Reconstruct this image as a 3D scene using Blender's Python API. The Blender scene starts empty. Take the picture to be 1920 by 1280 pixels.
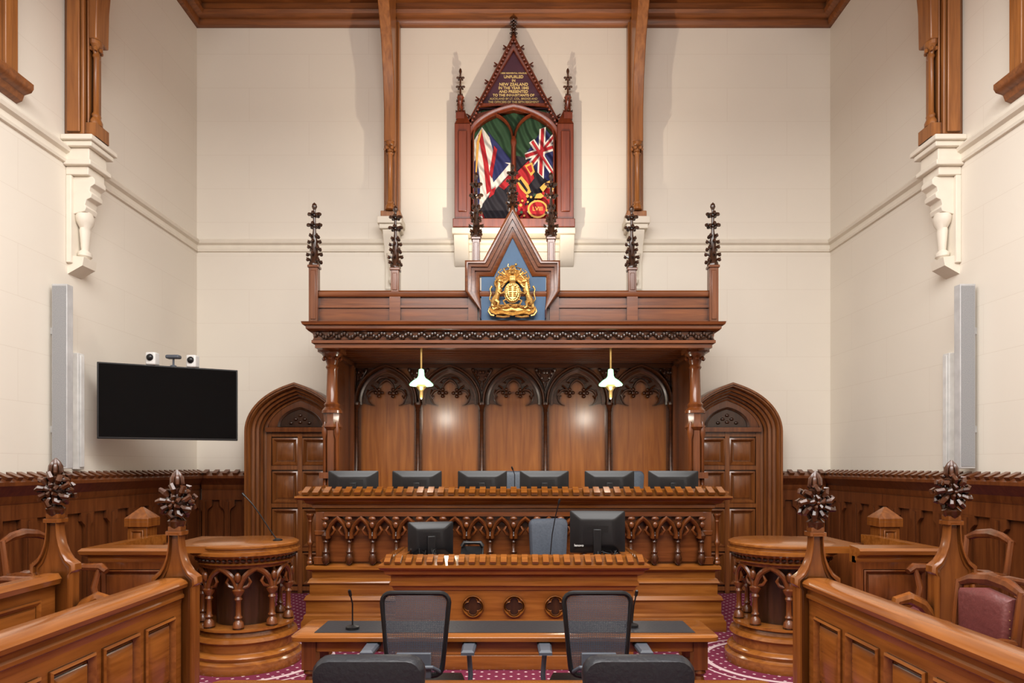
import bpy, math, random
from mathutils import Vector, Matrix
import bmesh
random.seed(3)
S=bpy.context.scene
COL=S.collection
pi=math.pi
MIR=False
S.view_settings.view_transform='Standard'
def K(px,Y): return (px-963)*Y/1280.0
def Z(py,Y): return 1.7+(872-py)*Y/1280.0
XZ=lambda u,v,w:(u,w,v)
XY=lambda u,v,w:(u,v,w)
YZ=lambda u,v,w:(w,u,v)
# ---------------------------------------------------------------- mesh builder
class M:
    def __init__(s,T=None): s.v=[];s.f=[];s.mi=[];s.T=T;s.m=0
    def add(s,vs,fs):
        n=len(s.v)
        for p in vs:
            p=Vector(p)
            if s.T is not None: p=s.T@p
            s.v.append(p)
        for f in fs:
            s.f.append([i+n for i in f]); s.mi.append(s.m)
    def box(s,x0,x1,y0,y1,z0,z1):
        s.add([(x0,y0,z0),(x1,y0,z0),(x1,y1,z0),(x0,y1,z0),(x0,y0,z1),(x1,y0,z1),(x1,y1,z1),(x0,y1,z1)],
              [(0,3,2,1),(4,5,6,7),(0,1,5,4),(1,2,6,5),(2,3,7,6),(3,0,4,7)])
        return s
    def prism(s,pts,mp,a,b):
        n=len(pts)
        s.add([mp(u,v,a) for u,v in pts]+[mp(u,v,b) for u,v in pts],
              [list(range(n)),list(range(2*n-1,n-1,-1))]+[(i,(i+1)%n,n+(i+1)%n,n+i) for i in range(n)])
        return s
    def flat(s,pts,mp,a):
        s.add([mp(u,v,a) for u,v in pts],[list(range(len(pts)))]); return s
    def sweep(s,path,prof,mp,closed=False):
        P=[Vector(p) for p in path]; n=len(P); k=len(prof)
        def nr(a,b):
            d=(b-a).normalized(); return Vector((d.y,-d.x))
        vs=[]
        for i in range(n):
            if closed or 0<i<n-1:
                n1=nr(P[i-1],P[i]); n2=nr(P[i],P[(i+1)%n])
                m=(n1+n2)/max(0.35,1+n1.dot(n2))
            elif i==0: m=nr(P[0],P[1])
            else: m=nr(P[-2],P[-1])
            for o,w in prof:
                q=P[i]+m*o; vs.append(mp(q.x,q.y,w))
        fs=[]
        for i in range(n if closed else n-1):
            j=(i+1)%n
            for a in range(k):
                b=(a+1)%k
                fs.append((i*k+a,i*k+b,j*k+b,j*k+a))
        if not closed:
            fs.append(list(range(k))); fs.append([(n-1)*k+a for a in range(k-1,-1,-1)])
        s.add(vs,fs); return s
    def loft(s,O,I,prof,mp,closed=True,fill=False):
        n=len(O); vs=[]
        for t,w in prof:
            for o,i in zip(O,I):
                vs.append(mp(o[0]+(i[0]-o[0])*t,o[1]+(i[1]-o[1])*t,w))
        fs=[]
        for r in range(len(prof)-1):
            for a in range(n if closed else n-1):
                b=(a+1)%n
                fs.append((r*n+a,r*n+b,(r+1)*n+b,(r+1)*n+a))
        if fill: fs.append([(len(prof)-1)*n+a for a in range(n)])
        s.add(vs,fs); return s
    def panel(s,mp,u0,u1,v0,v1,w,d,b=0.03,h=0.015,raised=True):
        O=[(u0,v0),(u1,v0),(u1,v1),(u0,v1)]
        m=min(u1-u0,v1-v0)/2
        def ins(k): return [(u0+k,v0+k),(u1-k,v0+k),(u1-k,v1-k),(u0+k,v1-k)]
        s.loft(O,ins(b),[(0,w),(0,w+d*h),(.35,w+d*h*1.3),(.7,w+d*h*.7),(1,w+d*h*.1)],mp)
        if raised and m>b*2.2:
            s.loft(ins(b*1.3),ins(b*2.2),[(0,w),(0,w+d*h*.3),(1,w+d*h*.9)],mp,fill=True)
        return s
    def lathe(s,cx,cy,prof,seg=16,a0=0,a1=2*pi,rot=0):
        full=abs(a1-a0-2*pi)<1e-6; n=seg if full else seg+1
        vs=[]
        for r,z in prof:
            for i in range(n):
                a=a0+(a1-a0)*i/seg+rot
                vs.append((cx+r*math.cos(a),cy+r*math.sin(a),z))
        fs=[]
        for k in range(len(prof)-1):
            for i in range(seg):
                j=(i+1)%n
                fs.append((k*n+i,k*n+j,(k+1)*n+j,(k+1)*n+i))
        if full:
            fs.append(list(range(n-1,-1,-1))); fs.append([(len(prof)-1)*n+i for i in range(n)])
        s.add(vs,fs); return s
    def ball(s,c,r,seg=8,rings=5):
        if not isinstance(r,(tuple,list)): r=(r,r,r)
        vs=[(c[0],c[1],c[2]-r[2])]; fs=[]
        for k in range(1,rings):
            t=-pi/2+pi*k/rings
            for i in range(seg):
                a=2*pi*i/seg
                vs.append((c[0]+r[0]*math.cos(t)*math.cos(a),c[1]+r[1]*math.cos(t)*math.sin(a),c[2]+r[2]*math.sin(t)))
        vs.append((c[0],c[1],c[2]+r[2])); L=len(vs)-1
        for i in range(seg):
            j=(i+1)%seg
            fs.append((0,1+j,1+i)); fs.append((L,L-seg+i,L-seg+j))
            for k in range(rings-2):
                a=1+k*seg; fs.append((a+i,a+j,a+seg+j,a+seg+i))
        s.add(vs,fs); return s
    def tube(s,pts,rad,seg=8,closed=False):
        P=[Vector(p) for p in pts]; n=len(P)
        if not isinstance(rad,(list,tuple)): rad=[rad]*n
        vs=[]; up=None
        for i in range(n):
            if closed: d=P[(i+1)%n]-P[i-1]
            else: d=P[min(i+1,n-1)]-P[max(i-1,0)]
            d.normalize()
            if up is None:
                up=Vector((0,0,1)) if abs(d.z)<.9 else Vector((0,1,0))
            a=d.cross(up)
            if a.length<1e-4: a=d.cross(Vector((1,0,0)))
            a.normalize(); b=a.cross(d).normalized(); up=b
            for k in range(seg):
                t=2*pi*k/seg
                vs.append(P[i]+a*math.cos(t)*rad[i]+b*math.sin(t)*rad[i])
        fs=[]
        for i in range(n if closed else n-1):
            j=(i+1)%n
            for k in range(seg):
                l=(k+1)%seg
                fs.append((i*seg+k,i*seg+l,j*seg+l,j*seg+k))
        if not closed:
            fs.append(list(range(seg-1,-1,-1))); fs.append([(n-1)*seg+k for k in range(seg)])
        s.add(vs,fs); return s
def arch(cx,z0,zs,hw,rise,n=8,pf=1.12):
    r2=max(rise,hw*pf); sc=rise/r2
    R=(r2*r2+hw*hw)/(2*hw); a=math.asin(min(1,r2/R))
    pts=[]
    if z0<zs: pts.append((cx-hw,z0))
    for i in range(n+1):
        t=a*i/n
        pts.append((cx+(R-hw)-R*math.cos(t),zs+R*math.sin(t)*sc))
    r=[(2*cx-x,z) for x,z in reversed(pts[:-1])]
    return pts+r
# ---------------------------------------------------------------- materials
def rgb(r,g,b):
    f=lambda c:(c/255/12.92) if c/255<.04045 else ((c/255+.055)/1.055)**2.4
    return (f(r),f(g),f(b),1)
def base(name,rough=.5,metal=0):
    m=bpy.data.materials.new(name); m.use_nodes=True
    nt=m.node_tree; b=nt.nodes['Principled BSDF']
    b.inputs['Roughness'].default_value=rough; b.inputs['Metallic'].default_value=metal
    return m,nt,b
def plain(name,c,rough=.5,metal=0,var=.12,scale=8,bump=0.0,emit=0,spec=.5,fold=0):
    m,nt,b=base(name,rough,metal)
    b.inputs['Specular IOR Level'].default_value=spec
    tc=nt.nodes.new('ShaderNodeTexCoord'); no=nt.nodes.new('ShaderNodeTexNoise')
    no.inputs['Scale'].default_value=scale; no.inputs['Detail'].default_value=4
    nt.links.new(tc.outputs['Object'],no.inputs['Vector'])
    r=nt.nodes.new('ShaderNodeValToRGB')
    r.color_ramp.elements[0].position=.3; r.color_ramp.elements[1].position=.7
    r.color_ramp.elements[0].color=tuple(x*(1-var) for x in c[:3])+(1,)
    r.color_ramp.elements[1].color=tuple(min(1,x*(1+var)) for x in c[:3])+(1,)
    nt.links.new(no.outputs['Fac'],r.inputs['Fac']); nt.links.new(r.outputs['Color'],b.inputs['Base Color'])
    if bump:
        bp=nt.nodes.new('ShaderNodeBump'); bp.inputs['Strength'].default_value=bump; bp.inputs['Distance'].default_value=.01
        nt.links.new(no.outputs['Fac'],bp.inputs['Height']); nt.links.new(bp.outputs['Normal'],b.inputs['Normal'])
    if fold:
        wv=nt.nodes.new('ShaderNodeTexWave'); wv.inputs['Scale'].default_value=2.6; wv.inputs['Distortion'].default_value=4; wv.inputs['Detail'].default_value=1
        wv.bands_direction='X'
        mp=nt.nodes.new('ShaderNodeMapping'); mp.inputs['Rotation'].default_value=(0,fold,0)
        nt.links.new(tc.outputs['Object'],mp.inputs['Vector']); nt.links.new(mp.outputs['Vector'],wv.inputs['Vector'])
        bp=nt.nodes.new('ShaderNodeBump'); bp.inputs['Strength'].default_value=.9; bp.inputs['Distance'].default_value=.04
        nt.links.new(wv.outputs['Fac'],bp.inputs['Height']); nt.links.new(bp.outputs['Normal'],b.inputs['Normal'])
    if emit:
        b.inputs['Emission Color'].default_value=c; b.inputs['Emission Strength'].default_value=emit
    return m
def wood(name,c1,c2,rough=.28,axis='z',scale=1.0,bump=.04,coat=.35,cr=.12):
    m,nt,b=base(name,rough)
    tc=nt.nodes.new('ShaderNodeTexCoord'); mp=nt.nodes.new('ShaderNodeMapping')
    st={'x':(1.2,16,16),'y':(16,1.2,16),'z':(16,16,1.2)}[axis]
    mp.inputs['Scale'].default_value=tuple(a*scale for a in st)
    nt.links.new(tc.outputs['Object'],mp.inputs['Vector'])
    no=nt.nodes.new('ShaderNodeTexNoise'); no.inputs['Scale'].default_value=1.5; no.inputs['Detail'].default_value=8; no.inputs['Distortion'].default_value=.6
    nt.links.new(mp.outputs['Vector'],no.inputs['Vector'])
    r=nt.nodes.new('ShaderNodeValToRGB'); e=r.color_ramp.elements
    e[0].position=.3; e[0].color=c1; e[1].position=.7; e[1].color=c2
    nt.links.new(no.outputs['Fac'],r.inputs['Fac'])
    n2=nt.nodes.new('ShaderNodeTexNoise'); n2.inputs['Scale'].default_value=1.1; n2.inputs['Detail'].default_value=2
    nt.links.new(tc.outputs['Object'],n2.inputs['Vector'])
    mx=nt.nodes.new('ShaderNodeMixRGB'); mx.blend_type='MULTIPLY'; mx.inputs['Fac'].default_value=.3
    nt.links.new(r.outputs['Color'],mx.inputs['Color1'])
    r2=nt.nodes.new('ShaderNodeValToRGB'); r2.color_ramp.elements[0].position=.35; r2.color_ramp.elements[0].color=(.5,.42,.36,1); r2.color_ramp.elements[1].position=.65
    nt.links.new(n2.outputs['Fac'],r2.inputs['Fac']); nt.links.new(r2.outputs['Color'],mx.inputs['Color2'])
    # ambient occlusion darkens the base colour in recesses
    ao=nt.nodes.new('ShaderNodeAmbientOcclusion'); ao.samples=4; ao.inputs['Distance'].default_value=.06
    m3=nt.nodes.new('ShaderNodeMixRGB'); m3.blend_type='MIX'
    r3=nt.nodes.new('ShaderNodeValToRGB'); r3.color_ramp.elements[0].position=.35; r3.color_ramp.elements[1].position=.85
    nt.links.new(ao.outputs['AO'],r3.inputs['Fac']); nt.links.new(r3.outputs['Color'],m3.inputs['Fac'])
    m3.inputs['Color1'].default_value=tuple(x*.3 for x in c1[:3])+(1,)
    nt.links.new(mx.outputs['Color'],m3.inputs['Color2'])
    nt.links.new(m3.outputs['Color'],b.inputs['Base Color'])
    b.inputs['Coat Weight'].default_value=coat; b.inputs['Coat Roughness'].default_value=cr
    bp=nt.nodes.new('ShaderNodeBump'); bp.inputs['Strength'].default_value=bump; bp.inputs['Distance'].default_value=.01
    nt.links.new(no.outputs['Fac'],bp.inputs['Height']); nt.links.new(bp.outputs['Normal'],b.inputs['Normal'])
    return m
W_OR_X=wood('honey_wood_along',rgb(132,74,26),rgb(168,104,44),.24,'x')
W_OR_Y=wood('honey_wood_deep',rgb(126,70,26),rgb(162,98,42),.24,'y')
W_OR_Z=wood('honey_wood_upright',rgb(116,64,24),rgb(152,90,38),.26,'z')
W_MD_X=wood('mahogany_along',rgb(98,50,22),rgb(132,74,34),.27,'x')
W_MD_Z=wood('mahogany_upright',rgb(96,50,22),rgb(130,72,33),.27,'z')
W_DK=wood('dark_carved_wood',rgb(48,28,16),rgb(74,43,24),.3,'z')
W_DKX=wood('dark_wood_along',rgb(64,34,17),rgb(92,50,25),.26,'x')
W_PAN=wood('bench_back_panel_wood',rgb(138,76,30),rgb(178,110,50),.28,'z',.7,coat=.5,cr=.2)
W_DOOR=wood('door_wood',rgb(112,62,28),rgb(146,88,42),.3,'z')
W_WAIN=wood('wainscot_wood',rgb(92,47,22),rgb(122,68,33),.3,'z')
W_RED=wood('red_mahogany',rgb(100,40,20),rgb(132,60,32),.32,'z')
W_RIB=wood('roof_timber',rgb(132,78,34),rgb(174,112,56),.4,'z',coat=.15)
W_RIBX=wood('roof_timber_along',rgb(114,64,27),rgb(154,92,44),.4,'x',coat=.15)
GOLD=plain('gilding',rgb(216,174,102),.34,.8,.25,60,bump=.3)
BRASS=plain('brass',rgb(190,160,100),.3,.9)
BLUE=plain('blue_panel',rgb(40,80,116),.5)
BLACK=plain('black_plastic',rgb(18,19,22),.36)
SCREEN=plain('dark_screen',rgb(5,5,7),.1,spec=.12)
GREYP=plain('grey_plastic',rgb(78,84,94),.45)
SPK=plain('speaker_grille',rgb(146,147,149),.7,var=.2,scale=160)
SPC=plain('speaker_cabinet_grey',rgb(190,190,190),.6)
WHT=plain('white_plastic',rgb(216,216,214),.5)
LEATHER_BK=plain('black_leather',rgb(28,31,38),.4,bump=.2,scale=60)
LEATHER_GR=plain('grey_leather',rgb(84,92,104),.45,bump=.2,scale=60)
LEATHER_PK=plain('burgundy_leather',rgb(108,56,54),.42,bump=.25,scale=50)
INLAY=plain('writing_leather',rgb(44,46,50),.4,bump=.15,scale=60)
PLASTER=plain('cream_plaster_trim',rgb(228,220,205),.6,var=.03)
PURPLE=plain('purple_board',rgb(74,38,54),.5)
FG=plain('flag_green',rgb(38,70,44),.8,fold=.5); FB=plain('flag_blue',rgb(36,42,92),.8,fold=.5); FW=plain('flag_white',rgb(222,216,208),.8,fold=.5)
FR=plain('flag_red',rgb(166,28,38),.8,fold=.5); FK=plain('flag_black',rgb(30,28,38),.8,fold=.5); FY=plain('flag_gold',rgb(208,158,70),.6)
LET=plain('gilt_lettering',rgb(240,212,140),.6)
GLOW=plain('glowing_opal_glass',rgb(168,232,186),.25,emit=1.25,var=.05)
GLASS=plain('window_glass',rgb(190,200,205),.1)
def wallmat():
    m,nt,b=base('painted_ashlar_wall',.65)
    tc=nt.nodes.new('ShaderNodeTexCoord'); sx=nt.nodes.new('ShaderNodeSeparateXYZ'); nt.links.new(tc.outputs['Object'],sx.inputs[0])
    ad=nt.nodes.new('ShaderNodeMath'); ad.operation='ADD'; nt.links.new(sx.outputs[0],ad.inputs[0]); nt.links.new(sx.outputs[1],ad.inputs[1])
    cb=nt.nodes.new('ShaderNodeCombineXYZ'); nt.links.new(ad.outputs[0],cb.inputs[0]); nt.links.new(sx.outputs[2],cb.inputs[1])
    br=nt.nodes.new('ShaderNodeTexBrick'); nt.links.new(cb.outputs[0],br.inputs['Vector'])
    br.inputs['Scale'].default_value=1; br.inputs['Brick Width'].default_value=1.6; br.inputs['Row Height'].default_value=.45
    br.inputs['Mortar Size'].default_value=.003; br.inputs['Mortar Smooth'].default_value=.4
    br.inputs['Color1'].default_value=rgb(235,228,215); br.inputs['Color2'].default_value=rgb(234,227,214); br.inputs['Mortar'].default_value=rgb(225,216,202)
    no=nt.nodes.new('ShaderNodeTexNoise'); no.inputs['Scale'].default_value=1.2; no.inputs['Detail'].default_value=3
    nt.links.new(tc.outputs['Object'],no.inputs['Vector'])
    mx=nt.nodes.new('ShaderNodeMixRGB'); mx.blend_type='MULTIPLY'; mx.inputs['Fac'].default_value=.05
    nt.links.new(br.outputs['Color'],mx.inputs['Color1']); nt.links.new(no.outputs['Fac'],mx.inputs['Color2'])
    nt.links.new(mx.outputs['Color'],b.inputs['Base Color'])
    return m
WALL=wallmat()
def carpet():
    m,nt,b=base('burgundy_dotted_carpet',.95)
    N=nt.nodes; L=nt.links
    tc=N.new('ShaderNodeTexCoord'); sx=N.new('ShaderNodeSeparateXYZ'); L.new(tc.outputs['Object'],sx.inputs[0])
    def mt(op,a,bb=None,c=None):
        n=N.new('ShaderNodeMath'); n.operation=op
        for i,q in enumerate((a,bb,c)):
            if q is None: continue
            if isinstance(q,(int,float)): n.inputs[i].default_value=q
            else: L.new(q,n.inputs[i])
        return n.outputs[0]
    X,Y=sx.outputs[0],sx.outputs[1]
    def dots(ox,oy,p,r):
        u=mt('SUBTRACT',mt('FRACT',mt('DIVIDE',mt('ADD',X,ox+50),p)),.5)
        v=mt('SUBTRACT',mt('FRACT',mt('DIVIDE',mt('ADD',Y,oy+50),p)),.5)
        d=mt('ADD',mt('ABSOLUTE',u),mt('ABSOLUTE',v))
        return mt('LESS_THAN',d,r)
    d=mt('MAXIMUM',dots(0,0,.12,.13),dots(.06,.06,.12,.13))
    def ring(cx,cy,r,w):
        a=mt('SUBTRACT',X,cx); c=mt('SUBTRACT',Y,cy)
        q=mt('SQRT',mt('ADD',mt('MULTIPLY',a,a),mt('MULTIPLY',c,c)))
        return mt('LESS_THAN',mt('ABSOLUTE',mt('SUBTRACT',q,r)),w)
    for cx in (-2.33,2.33):
        d=mt('MAXIMUM',d,ring(cx,5.95,.64,.022))
        d=mt('MAXIMUM',d,ring(cx,5.95,.74,.01))
    mx=N.new('ShaderNodeMixRGB'); L.new(d,mx.inputs['Fac'])
    mx.inputs['Color1'].default_value=rgb(112,26,58); mx.inputs['Color2'].default_value=rgb(210,182,184)
    L.new(mx.outputs['Color'],b.inputs['Base Color'])
    return m
CARPET=carpet()
def meshmat():
    m,nt,b=base('chair_mesh_fabric',.6)
    b.inputs['Base Color'].default_value=rgb(66,72,82)
    tr=nt.nodes.new('ShaderNodeBsdfTransparent'); mx=nt.nodes.new('ShaderNodeMixShader')
    tc=nt.nodes.new('ShaderNodeTexCoord'); wv=nt.nodes.new('ShaderNodeTexWave'); wv.bands_direction='X'; wv.inputs['Scale'].default_value=34
    w2=nt.nodes.new('ShaderNodeTexWave'); w2.bands_direction='Z'; w2.inputs['Scale'].default_value=34
    nt.links.new(tc.outputs['Object'],wv.inputs['Vector']); nt.links.new(tc.outputs['Object'],w2.inputs['Vector'])
    m2=nt.nodes.new('ShaderNodeMath'); m2.operation='MULTIPLY'; nt.links.new(wv.outputs['Fac'],m2.inputs[0]); nt.links.new(w2.outputs['Fac'],m2.inputs[1])
    ml=nt.nodes.new('ShaderNodeMath'); ml.operation='MULTIPLY'; ml.inputs[1].default_value=.85
    nt.links.new(m2.outputs[0],ml.inputs[0]); nt.links.new(ml.outputs[0],mx.inputs[0])
    nt.links.new(b.outputs[0],mx.inputs[1]); nt.links.new(tr.outputs[0],mx.inputs[2])
    nt.links.new(mx.outputs[0],nt.nodes['Material Output'].inputs[0])
    return m
MESHF=meshmat()
# ---------------------------------------------------------------- objects
ORG={}
def mk(m,name,mats,org,bevel=0):
    me=bpy.data.meshes.new(name)
    vs=[]
    for p in m.v:
        q=Vector((-p.x,p.y,p.z)) if MIR else p
        vs.append(q-org)
    me.from_pydata([tuple(p) for p in vs],[],m.f)
    if not isinstance(mats,(list,tuple)): mats=[mats]
    for a in mats: me.materials.append(a)
    for p,i in zip(me.polygons,m.mi): p.material_index=i
    bm=bmesh.new(); bm.from_mesh(me)
    bmesh.ops.recalc_face_normals(bm,faces=bm.faces)
    bm.to_mesh(me); bm.free()
    me.polygons.foreach_set('use_smooth',[True]*len(me.polygons))
    me.set_sharp_from_angle(angle=math.radians(38))
    o=bpy.data.objects.new(name,me); COL.objects.link(o)
    if bevel:
        b=o.modifiers.new('bevel','BEVEL'); b.width=bevel; b.segments=2; b.limit_method='ANGLE'; b.angle_limit=math.radians(40); b.harden_normals=False
    return o
def thing(name,loc,label,cat,group=None,kind=None):
    o=bpy.data.objects.new(name,None); o.empty_display_size=.1; COL.objects.link(o)
    l=Vector(loc)
    if MIR: l=Vector((-l.x,l.y,l.z))
    o.location=l; ORG[o.name]=l.copy()
    o['label']=label; o['category']=cat
    if group: o['group']=group
    if kind: o['kind']=kind
    return o
def part(m,name,parent,mats,label=None,bevel=0):
    o=mk(m,name,mats,ORG[parent.name],bevel)
    o.parent=parent; ORG[o.name]=ORG[parent.name]
    if label: o['label']=label
    return o
def solo(m,name,loc,mats,label,cat,group=None,kind=None,bevel=0):
    l=Vector(loc)
    if MIR: l=Vector((-l.x,l.y,l.z))
    o=mk(m,name,mats,l,bevel); o.location=l; ORG[o.name]=l.copy()
    if label: o['label']=label
    if cat: o['category']=cat
    if group: o['group']=group
    if kind: o['kind']=kind
    return o
def dup(root,loc,rz=None,label=None):
    n=root.copy(); COL.objects.link(n); n.location=loc
    if rz is not None: n.rotation_euler=(0,0,rz)
    if label: n['label']=label
    def rec(a,b):
        for c in a.children:
            d=c.copy(); COL.objects.link(d); d.parent=b; rec(c,d)
    rec(root,n); return n
def text(body,size,x,y,z,mat,parent,name,ext=.002,rx=pi/2,label=None):
    cu=bpy.data.curves.new(name,'FONT'); cu.body=body; cu.size=size; cu.extrude=ext; cu.align_x='CENTER'; cu.align_y='CENTER'
    cu.offset=size*.015
    t=bpy.data.objects.new('tmp_text',cu); COL.objects.link(t)
    dg=bpy.context.evaluated_depsgraph_get(); me=bpy.data.meshes.new_from_object(t.evaluated_get(dg))
    bpy.data.objects.remove(t)
    me.transform(Matrix.Rotation(rx,4,'X'))
    o=bpy.data.objects.new(name,me); COL.objects.link(o); me.materials.clear(); me.materials.append(mat)
    o.parent=parent; o.location=Vector((x,y,z))-ORG[parent.name]
    if label: o['label']=label
    return o
# ---------------------------------------------------------------- ornaments
def crocket(m,x,y,z,a,l,r):
    c,s=math.cos(a),math.sin(a)
    m.tube([(x,y,z-l*.3),(x+c*l*.6,y+s*l*.6,z),(x+c*l,y+s*l,z+l*.15)],[r*.6,r*.75,r*.55],5)
    m.ball((x+c*l,y+s*l,z-l*.05),(r,r,r*.95),6,4)
def finial(m,x,y,z,h,w):
    m.lathe(x,y,[(w*.38,z),(w*.38,z+.03*h),(w*.28,z+.06*h),(w*.2,z+.4*h),(w*.11,z+.55*h),(w*.08,z+.93*h)],8)
    for t,l in ((.08,.5),(.18,.47),(.28,.43),(.38,.38),(.47,.3)):
        off=pi/4 if int(round(t*10))%2 else 0
        for k in range(4):
            crocket(m,x,y,z+t*h,k*pi/2+off,w*l*.95,w*.12)
            a=k*pi/2+off; m.tube([(x+math.cos(a)*w*l*.9,y+math.sin(a)*w*l*.9,z+t*h),(x+math.cos(a)*w*l*1.1,y+math.sin(a)*w*l*1.1,z+t*h+.03*h)],[w*.08,w*.03],5)
    for t,l in ((.65,.4),(.82,.34)):
        m.lathe(x,y,[(w*.08,z+(t-.06)*h),(w*.2,z+(t-.035)*h),(w*.2,z+(t-.01)*h),(w*.08,z+(t+.015)*h)],8)
        for k in range(4):
            crocket(m,x,y,z+t*h,k*pi/2,w*l,w*.13); crocket(m,x,y,z+(t-.02)*h,k*pi/2+pi/4,w*l*.8,w*.12)
    m.lathe(x,y,[(w*.08,z+.88*h),(w*.18,z+.93*h),(w*.14,z+.97*h),(w*.02,z+h)],8)
def poppy(m,x,y,z,h):
    w=h*.78; zc=z+h*.4; R=random.Random(int(x*100))
    m.lathe(x,y,[(w*.13,z-.03),(w*.2,z),(w*.21,z+.015),(w*.12,z+.035),(w*.09,z+h*.12),(w*.13,z+h*.2),(w*.13,z+h*.58),(w*.15,z+h*.62),(w*.15,z+h*.65),(w*.09,z+h*.68)],12)
    for sgn in (-1,1):
        yy=y+sgn*w*.15
        m.ball((x,y+sgn*w*.07,zc),(w*.22,w*.08,w*.24),14,8)
        for k in range(5):
            a=k*2*pi/5+pi/2
            m.tube([(x+w*.03*math.cos(a),yy,zc+w*.03*math.sin(a)),(x+w*.12*math.cos(a),yy+sgn*w*.03,zc+w*.12*math.sin(a)),(x+w*.2*math.cos(a+.25),yy,zc+w*.2*math.sin(a+.25))],[w*.03,w*.06,w*.03],6)
        m.ball((x,yy+sgn*w*.03,zc),w*.05,7,5)
        for k in range(9):
            a=k*2*pi/9+.2; c,s=math.cos(a),math.sin(a); e=.38+R.uniform(-.04,.05)
            m.tube([(x+c*w*.2,y+sgn*w*.12,zc+s*w*.2),(x+c*w*.3,y+sgn*w*.17,zc+s*w*.3),(x+c*w*e-s*w*.05,y+sgn*w*.14,zc+s*w*e+c*w*.05),(x+c*w*(e-.03)-s*w*.11,y+sgn*w*.12,zc+s*w*(e-.03)+c*w*.11)],[w*.055,w*.07,w*.065,w*.035],6)
    for k in range(8):
        a=k*pi/4; c,s=math.cos(a),math.sin(a)
        m.ball((x+c*w*.33,y,zc+s*w*.33),(w*.08,w*.13,w*.08),8,5)
    for k in range(6):
        a=k*pi/3; c,s=math.cos(a),math.sin(a)
        m.tube([(x+c*w*.06,y+s*w*.06,z+h*.66),(x+c*w*.12,y+s*w*.12,z+h*.74),(x+c*w*.11,y+s*w*.11,z+h*.84),(x+c*w*.06,y+s*w*.06,z+h*.92),(x,y,z+h*.99)],[w*.045,w*.06,w*.055,w*.045,w*.02],6)
def colonette(m,x,y,z0,z1,r,knop=True,seg=10):
    h=z1-z0
    p=[(r*1.9,z0),(r*1.9,z0+r),(r*1.3,z0+r*2),(r*1.5,z0+r*2.6),(r,z0+r*3.4)]
    if knop:
        zm=z0+h*.42
        p+=[(r*.9,zm-r*1.5),(r*1.5,zm-r*.6),(r*1.5,zm+r*.6),(r*.9,zm+r*1.5)]
    p+=[(r*.9,z1-r*4.5),(r*1.3,z1-r*4),(r*1.0,z1-r*3.3),(r*1.7,z1-r*1.3),(r*2,z1-r),(r*2,z1)]
    m.lathe(x,y,p,seg)
def billets(m,p0,p1,nrm,o0,o1,z0,z1,pitch,wd,h=.02):
    a=Vector(p0);b=Vector(p1);L=(b-a).length;n=max(1,int(L/pitch));d=(b-a)/L; nn=Vector(nrm)
    for i in range(n):
        c=a+d*(L*(i+.5)/n)
        q=[]
        for dd in (-wd/2,wd/2):
            q+= [c+d*dd+nn*o0,c+d*dd+nn*o1]
        g=h*.7
        vs=[(q[0].x,q[0].y,z1-.01),(q[1].x,q[1].y,z0),(q[3].x,q[3].y,z0),(q[2].x,q[2].y,z1-.01),
            (q[0].x,q[0].y,z1+h),(q[1].x+nn.x*g,q[1].y+nn.y*g,z0+h),(q[3].x+nn.x*g,q[3].y+nn.y*g,z0+h),(q[2].x,q[2].y,z1+h)]
        m.add(vs,[(0,1,2,3),(4,5,6,7),(0,1,5,4),(1,2,6,5),(2,3,7,6),(3,0,4,7)])
# ================================================================ ROOM
W=4.24;D=9.14;H=7.95
def struct(m,name,loc,mat,bevel=0): return solo(m,name,loc,mat,None,None,kind='structure',bevel=bevel)
struct(M().box(-W-.2,W+.2,D,D+.2,0,H),'wall_back',(0,0,0),WALL)
struct(M().box(-W-.2,-W,-3,D,0,H),'wall_left',(0,0,0),WALL)
struct(M().box(W,W+.2,-3,D,0,H),'wall_right',(0,0,0),WALL)
struct(M().box(-W-.2,W+.2,-3.2,-3,0,H),'wall_front',(0,0,0),WALL)
struct(M().box(-W-.2,W+.2,-3.2,D+.2,-.1,0),'floor',(0,0,0),CARPET)
struct(M().box(-W-.2,W+.2,-3.2,D+.2,H,H+.1),'ceiling',(0,0,0),W_RIBX)
room=[(-W,-3),(-W,D),(W,D),(W,-3)]
m=M().sweep(room,[(0,4.55),(.025,4.555),(.03,4.58),(.015,4.6),(.015,4.64),(.05,4.66),(.06,4.69),(.045,4.715),(0,4.73)],XY)
struct(m,'trim_1',(0,0,0),PLASTER)
m=M().sweep(room,[(0,7.55),(.05,7.56),(.07,7.6),(.07,7.63),(.14,7.66),(.16,7.7),(.13,7.73),(.13,7.8),(.26,7.84),(.3,7.9),(.3,7.95),(0,7.95)],XY)
struct(m,'trim_2',(0,0,0),W_RIBX)
for i,mi in enumerate((False,True)):
    MIR=mi
    TT=Matrix.Translation((0,-.22,-.13))
    t=thing('window_%d'%(i+1),(-W,4.9,4.85),'tall timber-framed window high on the side wall','window',kind='structure')
    m=M(TT)
    m.box(-W,-W+.09,5.72,5.94,5.06,7.5); m.box(-W,-W+.09,4.3,4.48,5.06,7.5); m.box(-W,-W+.085,4.48,5.72,7.3,7.5)
    m.box(-W,-W+.12,5.76,5.84,5.06,7.5); m.box(-W,-W+.07,5.05,5.15,5.06,7.3)
    part(m,'window_frame',t,W_RIB,bevel=.006)
    m=M(TT).sweep([(-W,4.24),(-W,6.04)],[(0,4.91),(.05,4.93),(.07,4.98),(.13,5.0),(.15,5.03),(.15,5.07),(0,5.08)],XY)
    part(m,'window_sill',t,W_RIBX)
    part(M(TT).box(-W+.005,-W+.02,4.48,5.72,5.08,7.3),'window_pane',t,GLASS)
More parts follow.
